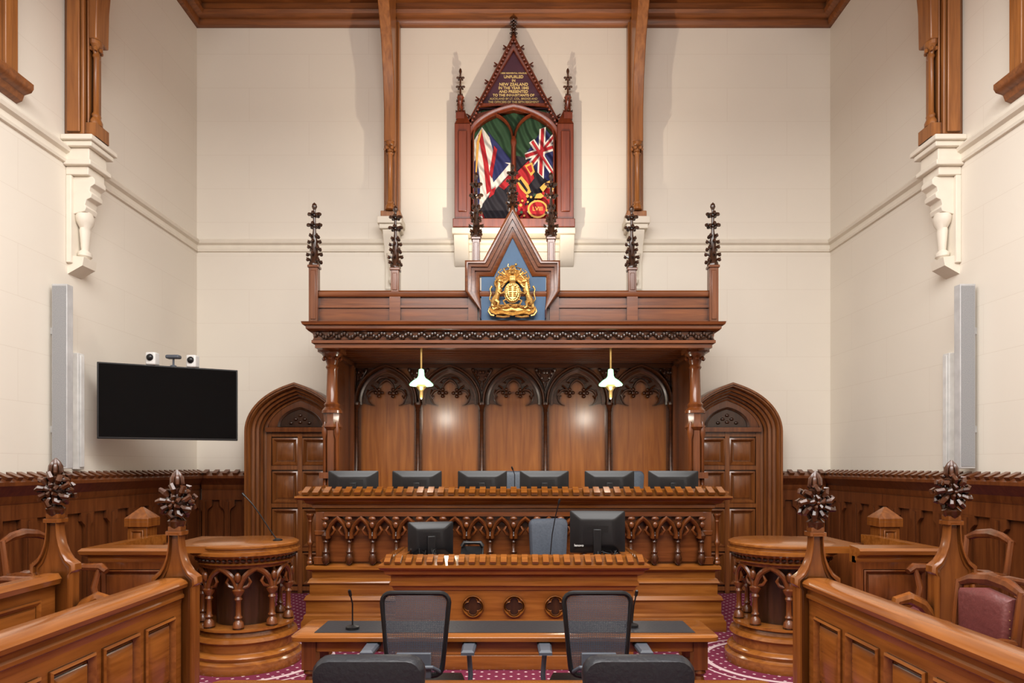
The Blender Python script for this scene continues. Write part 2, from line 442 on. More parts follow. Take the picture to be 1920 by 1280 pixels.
TS=Matrix.Translation((-W,0,0))@Matrix.Diagonal((.74,1,1,1))@Matrix.Translation((W,0,0))
for mi in (False,True):
    MIR=mi
    t=thing('roof_truss_post',(-W,6.6,4.8),'varnished timber wall post with a slim colonette and curved brace','timber post',group='roof timbers')
    part(M(TS).box(-W,-3.99,6.44,6.72,4.82,7.55).box(-3.99,-3.96,6.48,6.68,4.82,7.55).box(-4.2,-4.03,6.42,6.44,4.84,7.5),'post',t,W_RIB,bevel=.01)
    m=M(TS).box(-3.99,-3.86,6.47,6.68,4.82,4.95); colonette(m,-3.92,6.55,4.95,5.75,.036,False,12)
    for k in range(6): m.ball((-3.92+.06*math.cos(k*pi/3),6.55+.05*math.sin(k*pi/3),5.67),.025,6,4)
    part(m,'colonette',t,W_RIB)
    pts=[(-3.97,5.75),(-3.86,5.75),(-3.85,6.1),(-3.8,6.5),(-3.68,6.9),(-3.45,7.25),(-3.1,7.55),(-3.97,7.55)]
    part(M(TS).prism(pts,XZ,6.48,6.68),'brace',t,W_RIB,bevel=.012)
    t=thing('corbel',(-W,6.6,3.5),'cream painted plaster corbel with stepped mouldings and a hanging colonette','corbel',group='plaster corbels')
    part(M(TS).box(-W,-4.17,6.46,6.72,3.62,4.45),'back_plate',t,PLASTER,bevel=.008)
    m=M(TS)
    m.box(-W,-3.84,6.38,6.8,4.75,4.8); m.box(-W,-3.87,6.41,6.77,4.7,4.75); m.box(-W,-3.93,6.45,6.73,4.58,4.7); m.box(-W,-3.89,6.42,6.76,4.53,4.58); m.box(-W,-3.95,6.46,6.72,4.45,4.53)
    part(m,'abacus',t,PLASTER,bevel=.008)
    pts=[(-W,4.45),(-3.93,4.45),(-3.9,4.42),(-3.9,4.38),(-3.96,4.35),(-3.97,4.31),(-3.94,4.29),(-3.95,4.25),(-4.01,4.23),(-4.03,4.18),(-4.01,4.16),(-4.03,4.12),(-W,4.08)]
    part(M(TS).prism(pts,XZ,6.5,6.68),'bracket',t,PLASTER,bevel=.005)
    m=M(TS).lathe(-4.1,6.59,[(.04,3.68),(.075,3.71),(.075,3.74),(.04,3.77),(.045,3.8),(.06,3.95),(.055,3.98),(.09,4.03),(.1,4.08),(.08,4.13)],14)
    m.prism([(-W,3.52),(-4.05,3.6),(-4.03,3.68),(-W,3.7)],XZ,6.49,6.69)
    part(m,'pendant',t,PLASTER)
MIR=False
for mi in (False,True):
    MIR=mi
    t=thing('roof_truss_post',(-1.61,D,4.9),'varnished timber rib rising up the end wall from a plaster bracket','timber post',group='roof timbers')
    m=M().box(-1.71,-1.51,D-.14,D,4.93,7.55).box(-1.68,-1.54,D-.2,D-.14,4.93,7.55).box(-1.74,-1.48,D-.22,D,4.93,5.03)
    part(m,'post',t,W_RIB,bevel=.01)
    m=M(); colonette(m,-1.61,D-.24,5.03,5.9,.035,False,10)
    for k in range(6): m.ball((-1.61+.06*math.cos(k*pi/3),D-.24+.06*math.sin(k*pi/3),5.82),.026,6,4)
    part(m,'colonette',t,W_RIB)
    pts=[(D-.2,5.9),(D-.3,5.9),(D-.3,6.3),(D-.36,6.7),(D-.5,7.1),(D-.75,7.5),(D-1.1,7.85),(D-1.3,7.95),(D-.2,7.95)]
    part(M().prism(pts,YZ,-1.68,-1.54),'brace',t,W_RIB,bevel=.01)
    m=M().box(-1.77,-1.45,D-.3,D,4.84,4.93).box(-1.75,-1.47,D-.27,D,4.78,4.84)
    m.prism([(D,4.78),(D-.24,4.78),(D-.22,4.7),(D-.14,4.6),(D-.12,4.5),(D-.05,4.4),(D-.05,4.05),(D,4.0)],YZ,-1.71,-1.51)
    m.lathe(-1.61,D-.1,[(.03,4.1),(.05,4.15),(.03,4.2),(.05,4.4),(.08,4.5)],10)
    solo(m,'corbel',(-1.61,D,4.0),PLASTER,'small cream plaster bracket carrying a timber rib','corbel',group='plaster corbels',bevel=.008)
MIR=False
# doors
for i,mi in enumerate((False,True)):
    MIR=mi
    cx=-2.83
    t=thing('door_%d'%(i+1),(cx,D,0),'panelled mahogany door set in a deep moulded pointed arch','door',kind='structure')
    prof=[(0,D),(0,9.05),(-.02,9.04),(-.035,9.04),(-.035,9.0),(-.05,8.985),(-.065,8.985),(-.065,8.94),(-.085,8.925),(-.1,8.925),(-.1,8.88),(-.12,8.865),(-.135,8.865),(-.135,8.82),(-.15,8.8),(-.165,8.8),(-.17,8.78),(-.195,8.78),(-.2,8.81),(-.2,D)]
    part(M().sweep(arch(cx,0,2.13,.44,.43,14,1.7),prof,XZ),'door_surround',t,W_DOOR)
    m=M().prism(arch(cx,2.1,2.13,.44,.43,14,1.7),XZ,9.06,9.12)
    m.box(cx-.44,cx+.44,8.99,9.1,2.14,2.2)
    part(m,'tympanum',t,W_MD_Z)
    m=M().sweep(arch(cx,2.21,2.22,.26,.22,8,1.5),[(0,9.04),(0,9.07),(-.03,9.07),(-.03,9.03)],XZ)
    m.prism(arch(cx,2.21,2.22,.26,.22,8,1.5),XZ,9.05,9.07)
    for dx,dz in ((0,.14),(-.06,.09),(.06,.09),(0,.05),(-.12,.04),(.12,.04)): m.ball((cx+dx,9.05,2.22+dz),(.03,.02,.022))
    part(m,'carving',t,W_DK)
    m=M().box(cx-.44,cx+.44,9.075,9.12,0,2.15)
    for c in (-1,1):
        u0=cx-.37 if c<0 else cx+.03; u1=u0+.34
        for v0,v1 in ((1.7,2.06),(1.2,1.62),(.62,1.12),(.12,.54)):
            m.panel(XZ,u0,u1,v0,v1,9.077,-1,.05,.03)
    for v in (2.08,1.64,1.14,.56,.04): m.box(cx-.44,cx+.44,9.047,9.08,v,v+.055)
    m.box(cx-.44,cx-.38,9.042,9.08,0,2.145); m.box(cx-.03,cx+.03,9.042,9.08,0,2.145); m.box(cx+.38,cx+.44,9.042,9.08,0,2.145)
    part(m,'door_leaf',t,W_DOOR)
    part(M().ball((cx+.41,9.02,1.15),.03),'door_knob',t,BRASS,'brass knob')
MIR=False
def wains(mi,paths,lab,loc):
    global MIR
    MIR=mi
    t=thing('wall_panelling',loc,lab,'wainscot',group='court wainscoting')
    a=M();b=M();c=M();d=M();e=M()
    for p0,p1,nr in paths:
        a.sweep([p0,p1],[(0,1.36),(.05,1.36),(.07,1.41),(.07,1.44),(.12,1.5),(.15,1.53),(.15,1.56),(.13,1.575),(.05,1.62),(0,1.62)],XY)
        b.sweep([p0,p1],[(0,0),(.03,0),(.03,1.37),(0,1.37)],XY)
        d.sweep([p0,p1],[(0,0),(.08,0),(.08,.2),(.05,.24),(0,.24)],XY)
        e.sweep([p0,p1],[(0,1.24),(.06,1.24),(.06,1.37),(0,1.37)],XY)
        billets(a,p0,p1,nr,.04,.13,1.575,1.62,.12,.06,.025)
        P=Vector(p0);Q=Vector(p1);L=(Q-P).length;n=max(1,round(L/.4));dr=(Q-P)/L;N=Vector(nr)
        for i in range(n+1):
            q=P+dr*min(max(L*i/n,.04),L-.04)
            def mp(u,v,w,q=q): 
                r=q+dr*u+N*w; return (r.x,r.y,v)
            c.prism([(-.035,.2),(.035,.2),(.035,1.08),(.05,1.12),(.1,1.16),(.1,1.24),(-.1,1.24),(-.1,1.16),(-.05,1.12),(-.035,1.08)],mp,.03,.065)
            c.prism([(-.018,.24),(.018,.24),(.018,1.22),(-.018,1.22)],mp,.065,.08)
    part(a,'capping',t,W_WAIN); part(b,'panel',t,W_WAIN); part(c,'stile',t,W_WAIN); part(d,'skirting',t,W_WAIN); part(e,'top_rail',t,W_WAIN)
for mi in (False,True):
    wains(mi,[((-W,1.0),(-W,D),(1,0))],'dark mahogany wainscoting with billet-moulded capping on the side wall',(-W,5,0))
    wains(mi,[((-W+.09,D),(-3.47,D),(0,-1))],'short dark mahogany wainscoting beside the arched door',(-3.85,D,0))
MIR=False
# ================================================================ DAIS
solo(M().box(-1.9,1.9,7.28,9.0,0,.6),'dais',(0,8.1,0),CARPET,'raised carpeted platform behind the judges bench','platform',bevel=.01)
# ================================================================ CANOPY
C=thing('judges_canopy',(0,9.0,.6),'dark carved mahogany gothic canopy with pinnacles above the judges bench','canopy')
m=M().box(-2.25,2.25,9.06,D,.6,3.06)
part(m,'back_panel',C,W_PAN,'polished golden-brown wooden panelling')
m=M();co=M()
for k in range(5):
    cx=(k-2)*.84
    m.sweep(arch(cx,2.5,2.55,.375,.44,12,1.3),[(0,9.06),(0,8.99),(-.012,8.96),(-.03,8.96),(-.04,8.99),(-.04,9.06)],XZ)
    m.sweep(arch(cx,2.5,2.55,.325,.385,12,1.3),[(0,9.06),(0,9.02),(-.025,9.01),(-.025,9.06)],XZ)
    O=arch(cx,2.0,2.52,.325,.395,40,1.3)[1:-1]; n=len(O); I=[]; I2=[]
    c0=(cx,2.46)
    for i,(x,z) in enumerate(O):
        tt=i/(n-1); kk=.46+.3*abs(math.sin(3*pi*tt))**.55
        I.append((c0[0]+(x-c0[0])*kk*1.05,c0[1]+(z-c0[1])*kk)); k2=kk+.09
        I2.append((c0[0]+(x-c0[0])*k2*1.05,c0[1]+(z-c0[1])*k2))
    m.loft(I2,I,[(0,9.06),(0,9.03),(.3,9.005),(.7,9.005),(1,9.03),(1,9.06)],XZ,closed=False)
    m.loft(O,I2,[(0,9.045),(1,9.045)],XZ,closed=False)
    for j in (1,2):
        x,z=I[int(j*(n-1)/3)]
        for dx,dz,r_ in ((0,0,.028),(-.045,0,.024),(.045,0,.024),(0,.045,.024),(0,-.045,.024)): m.ball((x+dx,9.01,z+dz),(r_,.02,r_))
        s=-1 if x<cx else 1
        m.tube([(x,9.02,z),(x+s*.06,9.01,z+.07),(x+s*.1,9.02,z+.1)],.014,5)
    for s in (-1,1):
        m.tube([(cx+s*.02,9.02,2.86),(cx+s*.09,9.01,2.85),(cx+s*.14,9.01,2.8),(cx+s*.1,9.01,2.79)],.012,5)
        m.tube([(cx+s*.24,9.02,2.7),(cx+s*.26,9.01,2.63),(cx+s*.23,9.01,2.58),(cx+s*.21,9.01,2.62)],.012,5)
m.box(-2.25,2.25,8.98,9.06,2.98,3.06)
m.box(-2.25,-2.08,9.0,9.06,.6,3.0); m.box(2.08,2.25,9.0,9.06,.6,3.0)
for k in range(6):
    cx=(k-2.5)*.84
    x=max(-2.07,min(2.07,cx))
    colonette(co,x,8.98,.62,2.52,.026)
    co.box(x-.045,x+.045,8.99,9.06,.62,2.54)
    m.prism([(x,2.62),(x+.13,2.99),(x-.13,2.99)],XZ,9.035,9.06)
    for s in (-1,1):
        for r_,zz in ((.03,2.8),(.05,2.86),(.08,2.92),(.12,2.96),(.02,2.93)):
            m.ball((x+s*r_,9.03,zz),(.026,.02,.024),7,4)
        m.tube([(x,9.03,2.68),(x+s*.03,9.02,2.78),(x+s*.08,9.02,2.87),(x+s*.12,9.02,2.94),(x+s*.07,9.02,2.95),(x+s*.07,9.02,2.9)],.012,5)
part(m,'arch_tracery',C,W_DKX,'dark cusped tracery arches'); part(co,'colonette_row',C,W_DKX)
m=M().box(-2.22,2.22,7.55,9.06,3.06,3.1)
for k in range(9): m.box(-2.2,2.2,7.6+k*.17,7.615+k*.17,3.045,3.06)
part(m,'soffit',C,W_MD_X)
pth=[(-2.2,D),(-2.2,7.56),(2.2,7.56),(2.2,D)]
m=M().sweep(pth,[(-.1,3.0),(0,3.0),(.0,3.04),(.03,3.05),(.03,3.08),(.01,3.09),(.02,3.17),(.06,3.18),(.08,3.2),(.08,3.23),(.11,3.24),(.12,3.27),(.0,3.285),(-.1,3.28)],XY)
part(m,'cornice',C,W_MD_X)
m=M()
for i in range(150):
    x=-2.2+4.4*(i+.5)/150
    m.ball((x,7.53,3.13+.022*math.sin(i*1.3)),(.02,.02,.022),6,4)
m.tube([(-2.2+4.4*i/220,7.535,3.13+.03*math.sin(i*.55)) for i in range(221)],.008,5)
part(m,'carved_frieze',C,W_DK,'dark undercut vine carving')
m=M()
pp=[(-2.2,D),(-2.2,7.56),(2.2,7.56),(2.2,D)]
m.sweep(pp,[(-.05,3.27),(0,3.27),(0,3.6),(-.05,3.6)],XY)
m.sweep(pp,[(-.05,3.56),(.03,3.56),(.04,3.58),(.04,3.61),(.02,3.63),(-.05,3.63)],XY)
m.sweep(pp,[(-.05,3.44),(.02,3.44),(.02,3.47),(-.05,3.47)],XY)
m.sweep(pp,[(-.05,3.27),(.035,3.27),(.035,3.3),(-.05,3.31)],XY)
for x in (-1.31,1.31): m.box(x-.06,x+.06,7.53,7.58,3.27,3.575)
for x in (-.45,.45): m.box(x-.05,x+.05,7.535,7.58,3.27,3.575)
part(m,'parapet',C,W_MD_X,'moulded mahogany parapet')
GY=7.46
def g(pts): return [(K(a,GY),Z(b,GY)) for a,b in pts]
O=g([(900,596),(899,578),(872,545),(872,489),(906,489),(961,386),(1017,489),(1050,489),(1050,545),(1025,578),(1024,596)])
I=g([(902,596),(902,580),(899,548),(899,515),(926,515),(961,442),(998,515),(1025,515),(1025,548),(1022,580),(1022,596)])
m=M().loft(O,I,[(0,7.62),(0,7.44),(.1,7.43),(.2,7.43),(.22,7.45),(.42,7.455),(.44,7.475),(.66,7.48),(.68,7.5),(.9,7.505),(1,7.52),(1,7.58)],XZ,closed=False)
part(m,'gable_frame',C,W_MD_X,'stepped mahogany gable')
m=M().prism(g([(902,600),(902,513),(925,513),(961,440),(999,513),(1024,513),(1024,600)]),XZ,7.53,7.6)
part(m,'gable_panel',C,BLUE,'blue painted gable panel')
def pinn(x,y,z0,z1,zt,w=.1,fw=.17,mat=W_MD_Z):
    m=M().box(x-w/2,x+w/2,y-w/2,y+w/2,z0,z1)
    m.box(x-w*.62,x+w*.62,y-w*.62,y+w*.62,z1-.03,z1)
    m.box(x-w*.3,x+w*.3,y-w*.56,y+w*.56,z0+.03,z1-.06)
    o=part(m,'pinnacle',C,mat,'square shafted pinnacle with dark crocketed finial',bevel=.006)
    f=M(); finial(f,x,y,z1,zt-z1,fw); part(f,'finial',o,W_DK,'dark crocketed finial')
for s in (-1,1):
    pinn(s*2.2,7.54,3.27,3.9,4.6)
    pinn(s*1.31,7.57,3.6,3.88,4.58,.09,.16)
    pinn(s*.415,7.57,3.9,4.22,4.95,.085,.155)
    m=M()
    x=s*2.1; ky=7.9
    m.lathe(x,ky,[(.12,2.3),(.12,2.33),(.085,2.37),(.095,2.4),(.07,2.43),(.058,2.8),(.075,2.83),(.06,2.86),(.085,2.93),(.12,2.98),(.12,3.0)],12)
    m.box(x-.13,x+.13,ky-.13,ky+.13,2.99,3.06)
    for k in range(8): m.ball((x+.095*math.cos(k*pi/4),ky+.095*math.sin(k*pi/4),2.93),.026,6,4)
    m.lathe(x,ky,[(.085,.6),(.085,2.1),(.12,2.14),(.09,2.2),(.1,2.3)],8,rot=pi/8)
    for dx in (-.07,.07):
        m.lathe(x+dx,ky-.06,[(.03,.6),(.022,.7),(.02,2.0),(.035,2.06),(.035,2.1),(.01,2.2)],8)
    m.box(x-.12,x+.12,ky-.11,ky+.11,1.55,1.62); m.box(x-.12,x+.12,ky-.12,ky+.12,.0,.9)
    part(m,'column',C,W_MD_Z,'turned mahogany column with carved capital')
    part(M().box(s*2.17-.03,s*2.17+.03,8.3,9.08,0,3.0).box(s*2.14-.06,s*2.14+.06,8.9,9.06,0,3.0),'side_screen',C,W_MD_Z)
m=M(); finial(m,0-.012,7.53,4.5,.52,.14); m.box(-.05,.03,7.49,7.57,4.44,4.52)
part(m,'finial',C,W_DK,'dark crocketed gable finial')
# coat of arms
A=thing('coat_of_arms',(-.012,7.5,3.33),'gilded royal coat of arms with lion and unicorn on blue panel','coat of arms')
ax,ay,az=-.012,7.49,3.33
def q(u,v,w=0): return (ax+u,ay-w,az+v)
m=M()
m.prism([(ax+a,az+b) for a,b in ((-.052,.33),(.052,.33),(.055,.25),(.035,.2),(0,.175),(-.035,.2),(-.055,.25))],XZ,ay-.04,ay+.03)
m.tube([q(.07*math.cos(k*pi/9),.255+.09*math.sin(k*pi/9),.035) for k in range(18)],.012,6,closed=True)
m.tube([q(.087*math.cos(k*pi/10),.255+.107*math.sin(k*pi/10),.025) for k in range(20)],.007,5,closed=True)
for k in range(20): m.ball(q(.07*math.cos(k*pi/10),.255+.09*math.sin(k*pi/10),.048),.006,5,3)
for u,v in ((-.027,.3),(.027,.3),(-.024,.235),(.024,.235)):
    for j in range(3):
        vv=v-.02+.019*j
        m.tube([q(u-.018,vv+.003,.042),q(u-.006,vv-.003,.046),q(u+.008,vv+.003,.046),q(u+.018,vv-.002,.042)],[.003,.006,.006,.004],5)
part(m,'shield',A,GOLD)
m=M()
m.lathe(ax,ay-.01,[(.03,az+.35),(.036,az+.37),(.045,az+.39),(.045,az+.42),(.035,az+.445),(.02,az+.455)],12)
for j in range(4): m.box(ax-.03,ax+.03,ay-.062,ay-.045,az+.385+j*.013,az+.39+j*.013)
m.lathe(ax,ay-.01,[(.04,az+.455),(.046,az+.465),(.042,az+.475),(.052,az+.498),(.03,az+.515),(.005,az+.52)],12)
for k in range(8): m.ball((ax+.048*math.cos(k*pi/4),ay-.01+.048*math.sin(k*pi/4),az+.5),.01)
m.tube([q(-.032,.53,.01),q(-.01,.545,.01),q(.025,.55,.01)],[.012,.016,.013],6); m.ball(q(.038,.568,.01),.016)
for u in (-.03,-.02,.015,.028): m.tube([q(u,.54,.01),q(u+.004,.515,.015)],.005,5)
m.tube([q(-.032,.535,.01),q(-.052,.55,.01),q(-.045,.575,.01)],.005,5)
part(m,'crown_crest',A,GOLD)
m=M()
for s in (-1,1):
    for j in range(11):
        a=-.7+j*.28; R=.1+.025*(j%2)
        m.tube([q(s*.03,.41,.01),q(s*(.05+R*.5*math.cos(a)),.4+R*.6*math.sin(a),.035),q(s*(.06+R*math.cos(a)),.4+R*math.sin(a),.02),q(s*(.055+R*math.cos(a+.35)),.405+R*math.sin(a+.35),.035)],[.008,.013,.011,.005],6)
part(m,'mantling',A,GOLD)
def beast(s,uni):
    m=M()
    U=lambda u,v,w=0:q(s*u,v,w)
    m.tube([U(.205,.13,.0),U(.19,.18,.02),U(.165,.235,.03),U(.15,.29,.035),U(.148,.335,.035),U(.15,.37,.035)],[.034,.042,.028,.038,.028,.02],9)
    m.ball(U(.142,.38,.04),(.026,.026,.026)); m.tube([U(.142,.38,.04),U(.115,.376,.05),U(.102,.368,.05)],[.022,.014,.01],7)
    if uni:
        m.tube([U(.125,.4,.04),U(.075,.465,.045)],[.006,.002],5)
        for k in range(5): m.ball(U(.17+.004*k,.395-.022*k,.035),(.012,.014,.013),6,4)
        m.tube([U(.15,.4,.04),U(.158,.42,.04)],[.008,.003],5)
    else:
        for k in range(14):
            a=k*pi/7; m.ball(U(.16+.032*math.cos(a),.355+.04*math.sin(a),.03),(.013,.02,.016),6,4)
        m.lathe(ax+s*.145,ay-.035,[(.018,az+.4),(.023,az+.413),(.025,az+.425),(.005,az+.438)],8)
    m.tube([U(.145,.305,.045),U(.115,.31,.065),U(.095,.335,.06),U(.088,.345,.06)],[.018,.012,.009,.011],7)
    m.tube([U(.155,.265,.05),U(.125,.235,.07),U(.1,.25,.06),U(.092,.258,.06)],[.017,.012,.009,.011],7)
    m.tube([U(.185,.17,.03),U(.15,.145,.06),U(.16,.1,.05),U(.13,.085,.05)],[.03,.018,.012,.012],7)
    m.tube([U(.21,.15,.0),U(.225,.1,.02),U(.205,.07,.02)],[.028,.016,.012],7)
    m.tube([U(.225,.15),U(.25,.19,.01),U(.235,.25,.01),U(.245,.3,.01),U(.225,.33,.01)],[.008,.007,.007,.008,.015],6)
    part(m,'unicorn' if uni else 'lion',A,GOLD)
beast(-1,False); beast(1,True)
m=M()
pts=[(-.25,.085),(-.23,.05),(-.18,.03),(-.12,.045),(-.06,.03),(0,.02),(.06,.03),(.12,.045),(.18,.03),(.23,.05),(.25,.085)]
for off in (-.014,0,.014): m.tube([q(a,b+off,.045) for a,b in pts],.008,5)
for j in range(80):
    u=-.23+.46*j/79; v=.07+.04*math.sin(j*2.1)+.03*(1-abs(u)/.23); m.ball(q(u,v,.02+.015*math.sin(j*1.7)),(.013,.016,.012),6,4)
for s in (-1,1):
    m.tube([q(s*.25,.085,.03),q(s*.262,.05,.03),q(s*.235,.012,.03),q(s*.2,.005,.03)],.011,6)
    m.tube([q(s*.03,.1,.03),q(s*.08,.13,.03),q(s*.1,.17,.02),q(s*.07,.18,.03)],.01,6)
    m.tube([q(s*.18,.0,.03),q(s*.1,-.012,.03),q(s*.03,.0,.03)],.012,6)
m.box(ax-.2,ax+.2,ay-.01,ay+.035,az+.02,az+.11)
part(m,'motto_scroll',A,GOLD)
# pendant lamps
def lamp(x,y):
    t=thing('pendant_lamp',(x,y,2.45),'brass pendant lamp with glowing pale green glass shade','pendant lamp',group='lamps under the canopy')
    part(M().lathe(x,y,[(.04,3.045),(.04,3.03),(.015,3.02),(.012,2.78)],10),'rod',t,BRASS)
    part(M().lathe(x,y,[(.0145,2.78),(.03,2.77),(.035,2.7),(.05,2.675),(.09,2.65),(.128,2.615),(.135,2.6),(.128,2.592),(.09,2.62)],24),'lamp_shade',t,GLOW,'glowing pale green glass shade')
    part(M().lathe(x,y,[(.05,2.6),(.06,2.58),(.035,2.55),(.02,2.53),(.018,2.46),(.004,2.44)],14),'burner',t,BRASS)
    l=bpy.data.lights.new('pendant_bulb','POINT'); l.energy=16; l.color=(1,.93,.8); l.shadow_soft_size=.1
    o=bpy.data.objects.new('pendant_bulb',l); COL.objects.link(o); o.location=(x,y,2.42)
lamp(K(790,7.65),7.65); lamp(K(1145,7.65),7.65)
# ================================================================ JUDGES BENCH
B=thing('judges_bench',(0,7.1,0),'long carved mahogany judges bench with gothic arcading and stepped base','bench desk')
bp=[(-2.03,7.78),(-2.03,7.1),(2.03,7.1),(2.03,7.78)]
m=M().sweep(bp,[(-.1,0),(.14,0),(.14,.1),(.12,.13),(.12,.16),(.1,.18),(.1,.3),(.12,.32),(.1,.36),(.07,.37),(.07,.47),(.09,.49),(.07,.53),(.05,.54),(.05,.6),(.1,.63),(.1,.66),(.07,.68),(-.1,.68)],XY)
part(m,'plinth',B,W_OR_X,'stepped honey mahogany base')
m=M().box(-2.03,2.03,7.1,7.2,.66,1.28).box(-2.03,-1.93,7.2,7.78,.66,1.28).box(1.93,2.03,7.2,7.78,.66,1.28).box(-2.0,2.0,7.15,7.72,1.2,1.25)
part(m,'body',B,W_OR_X)
m=M().sweep(bp,[(-.12,1.22),(0.02,1.22),(.03,1.25),(.05,1.26),(.05,1.29),(.1,1.31),(.12,1.34),(.17,1.35),(.19,1.37),(.19,1.385),(.17,1.39),(.06,1.44),(.04,1.455),(-.12,1.455)],XY)
part(m,'cornice',B,W_OR_X)
m=M()
billets(m,(-2.17,7.1),(2.17,7.1),(0,-1),.05,.17,1.395,1.45,.105,.06,.03)
billets(m,(-2.03,7.78),(-2.03,7.0),(-1,0),.05,.17,1.395,1.45,.105,.06,.03)
billets(m,(2.03,7.0),(2.03,7.78),(1,0),.05,.17,1.395,1.45,.105,.06,.03)
part(m,'billet_moulding',B,W_OR_X)
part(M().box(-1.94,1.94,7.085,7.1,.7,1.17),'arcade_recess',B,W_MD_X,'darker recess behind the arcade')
m=M(); n=16; x0=-1.93; p=3.86/n
for i in range(n):
    cx=x0+p*(i+.5)
    m.sweep(arch(cx,.95,.97,p/2-.03,.17,8,1.3),[(.014,7.1),(.014,7.01),(0,6.975),(-.016,6.965),(-.03,6.985),(-.034,7.1)],XZ)
    for s in (-1,1):
        m.tube([(cx+s*.085,7.03,.98),(cx+s*.045,7.0,1.0),(cx+s*.022,6.99,1.035),(cx+s*.045,7.0,1.075)],[.017,.017,.016,.011],6)
m.box(-1.95,1.95,7.02,7.1,1.175,1.22)
for i in range(n+1):
    x=x0+p*i; m.ball((x,6.98,1.09),(.028,.02,.036)); m.ball((x,6.98,1.155),(.038,.02,.024))
part(m,'arcade_arches',B,W_MD_X,'cusped pointed arches')
for i in range(n+1):
    x=x0+p*i; m=M()
    m.lathe(x,7.02,[(.01,.675),(.034,.7),(.044,.745),(.026,.79),(.038,.81),(.022,.83),(.02,.9),(.032,.915),(.024,.93),(.042,.965),(.046,.98),(.02,1.02)],10)
    part(m,'colonette',B,W_DKX,'small dark turned colonette')
for s in (-1,1):
    m=M()
    m.box(s*1.99-.05,s*1.99+.05,7.03,7.12,.68,1.22); m.box(s*1.99-.065,s*1.99+.065,7.01,7.12,.68,.76); m.box(s*1.99-.06,s*1.99+.06,7.02,7.12,.98,1.03)
    colonette(m,s*2.1,7.05,.68,1.2,.02)
    part(m,'corner_pier',B,W_MD_Z,bevel=.006)
# monitors
def monitor(x,y,z,w,h,lab,group,rz=0,tilt=0,leg=.08):
    t=thing('monitor',(0,0,0),lab,'computer monitor',group=group)
    def rr(w,h,r,zc):
        pts=[]
        for cx,cz,a0 in ((w/2-r,h/2-r,0),(-w/2+r,h/2-r,pi/2),(-w/2+r,-h/2+r,pi),(w/2-r,-h/2+r,1.5*pi)):
            for k in range(4): pts.append((cx+r*math.cos(a0+k*pi/6),zc+cz+r*math.sin(a0+k*pi/6)))
        return pts
    zc=leg+h/2
    m=M(); O=rr(w,h,.012,zc); I=rr(w*.55,h*.55,.02,zc)
    m.prism(O,XZ,-.012,.012); m.loft(O,I,[(0,-.012),(.35,-.022),(.7,-.045),(1,-.05)],XZ,fill=True)
    for k in range(8): m.box(-w*.2,w*.2,-.052,-.049,zc+.0+k*.008,zc+.003+k*.008)
    part(m,'casing',t,BLACK)
    part(M().box(-w/2+.014,w/2-.014,.012,.014,zc-h/2+.018,zc+h/2-.014),'screen',t,SCREEN)
    m=M().box(-.035,.035,-.075,-.045,0.01,zc+.03)
    part(m,'stand',t,BLACK,bevel=.006)
    part(M().prism(rr(.24,.2,.04,0),XY,0,.014),'foot',t,BLACK)
    t.location=(x,y,z); t.rotation_euler=(tilt,0,rz)
    return t
mon=None
for i,(a,b) in enumerate(((617,709),(735,829),(858,951),(975,1066),(1096,1189),(1217,1307))):
    x=K((a+b)/2,7.38)
    rz=(.12,.04,-.03,.03,-.06,-.1)[i]
    if mon is None: mon=monitor(x,7.38,1.25,.53,.31,'black flat-panel monitor seen from behind on the judges bench','monitors on the judges bench',rz)
    else: dup(mon,(x,7.38,1.25),rz)
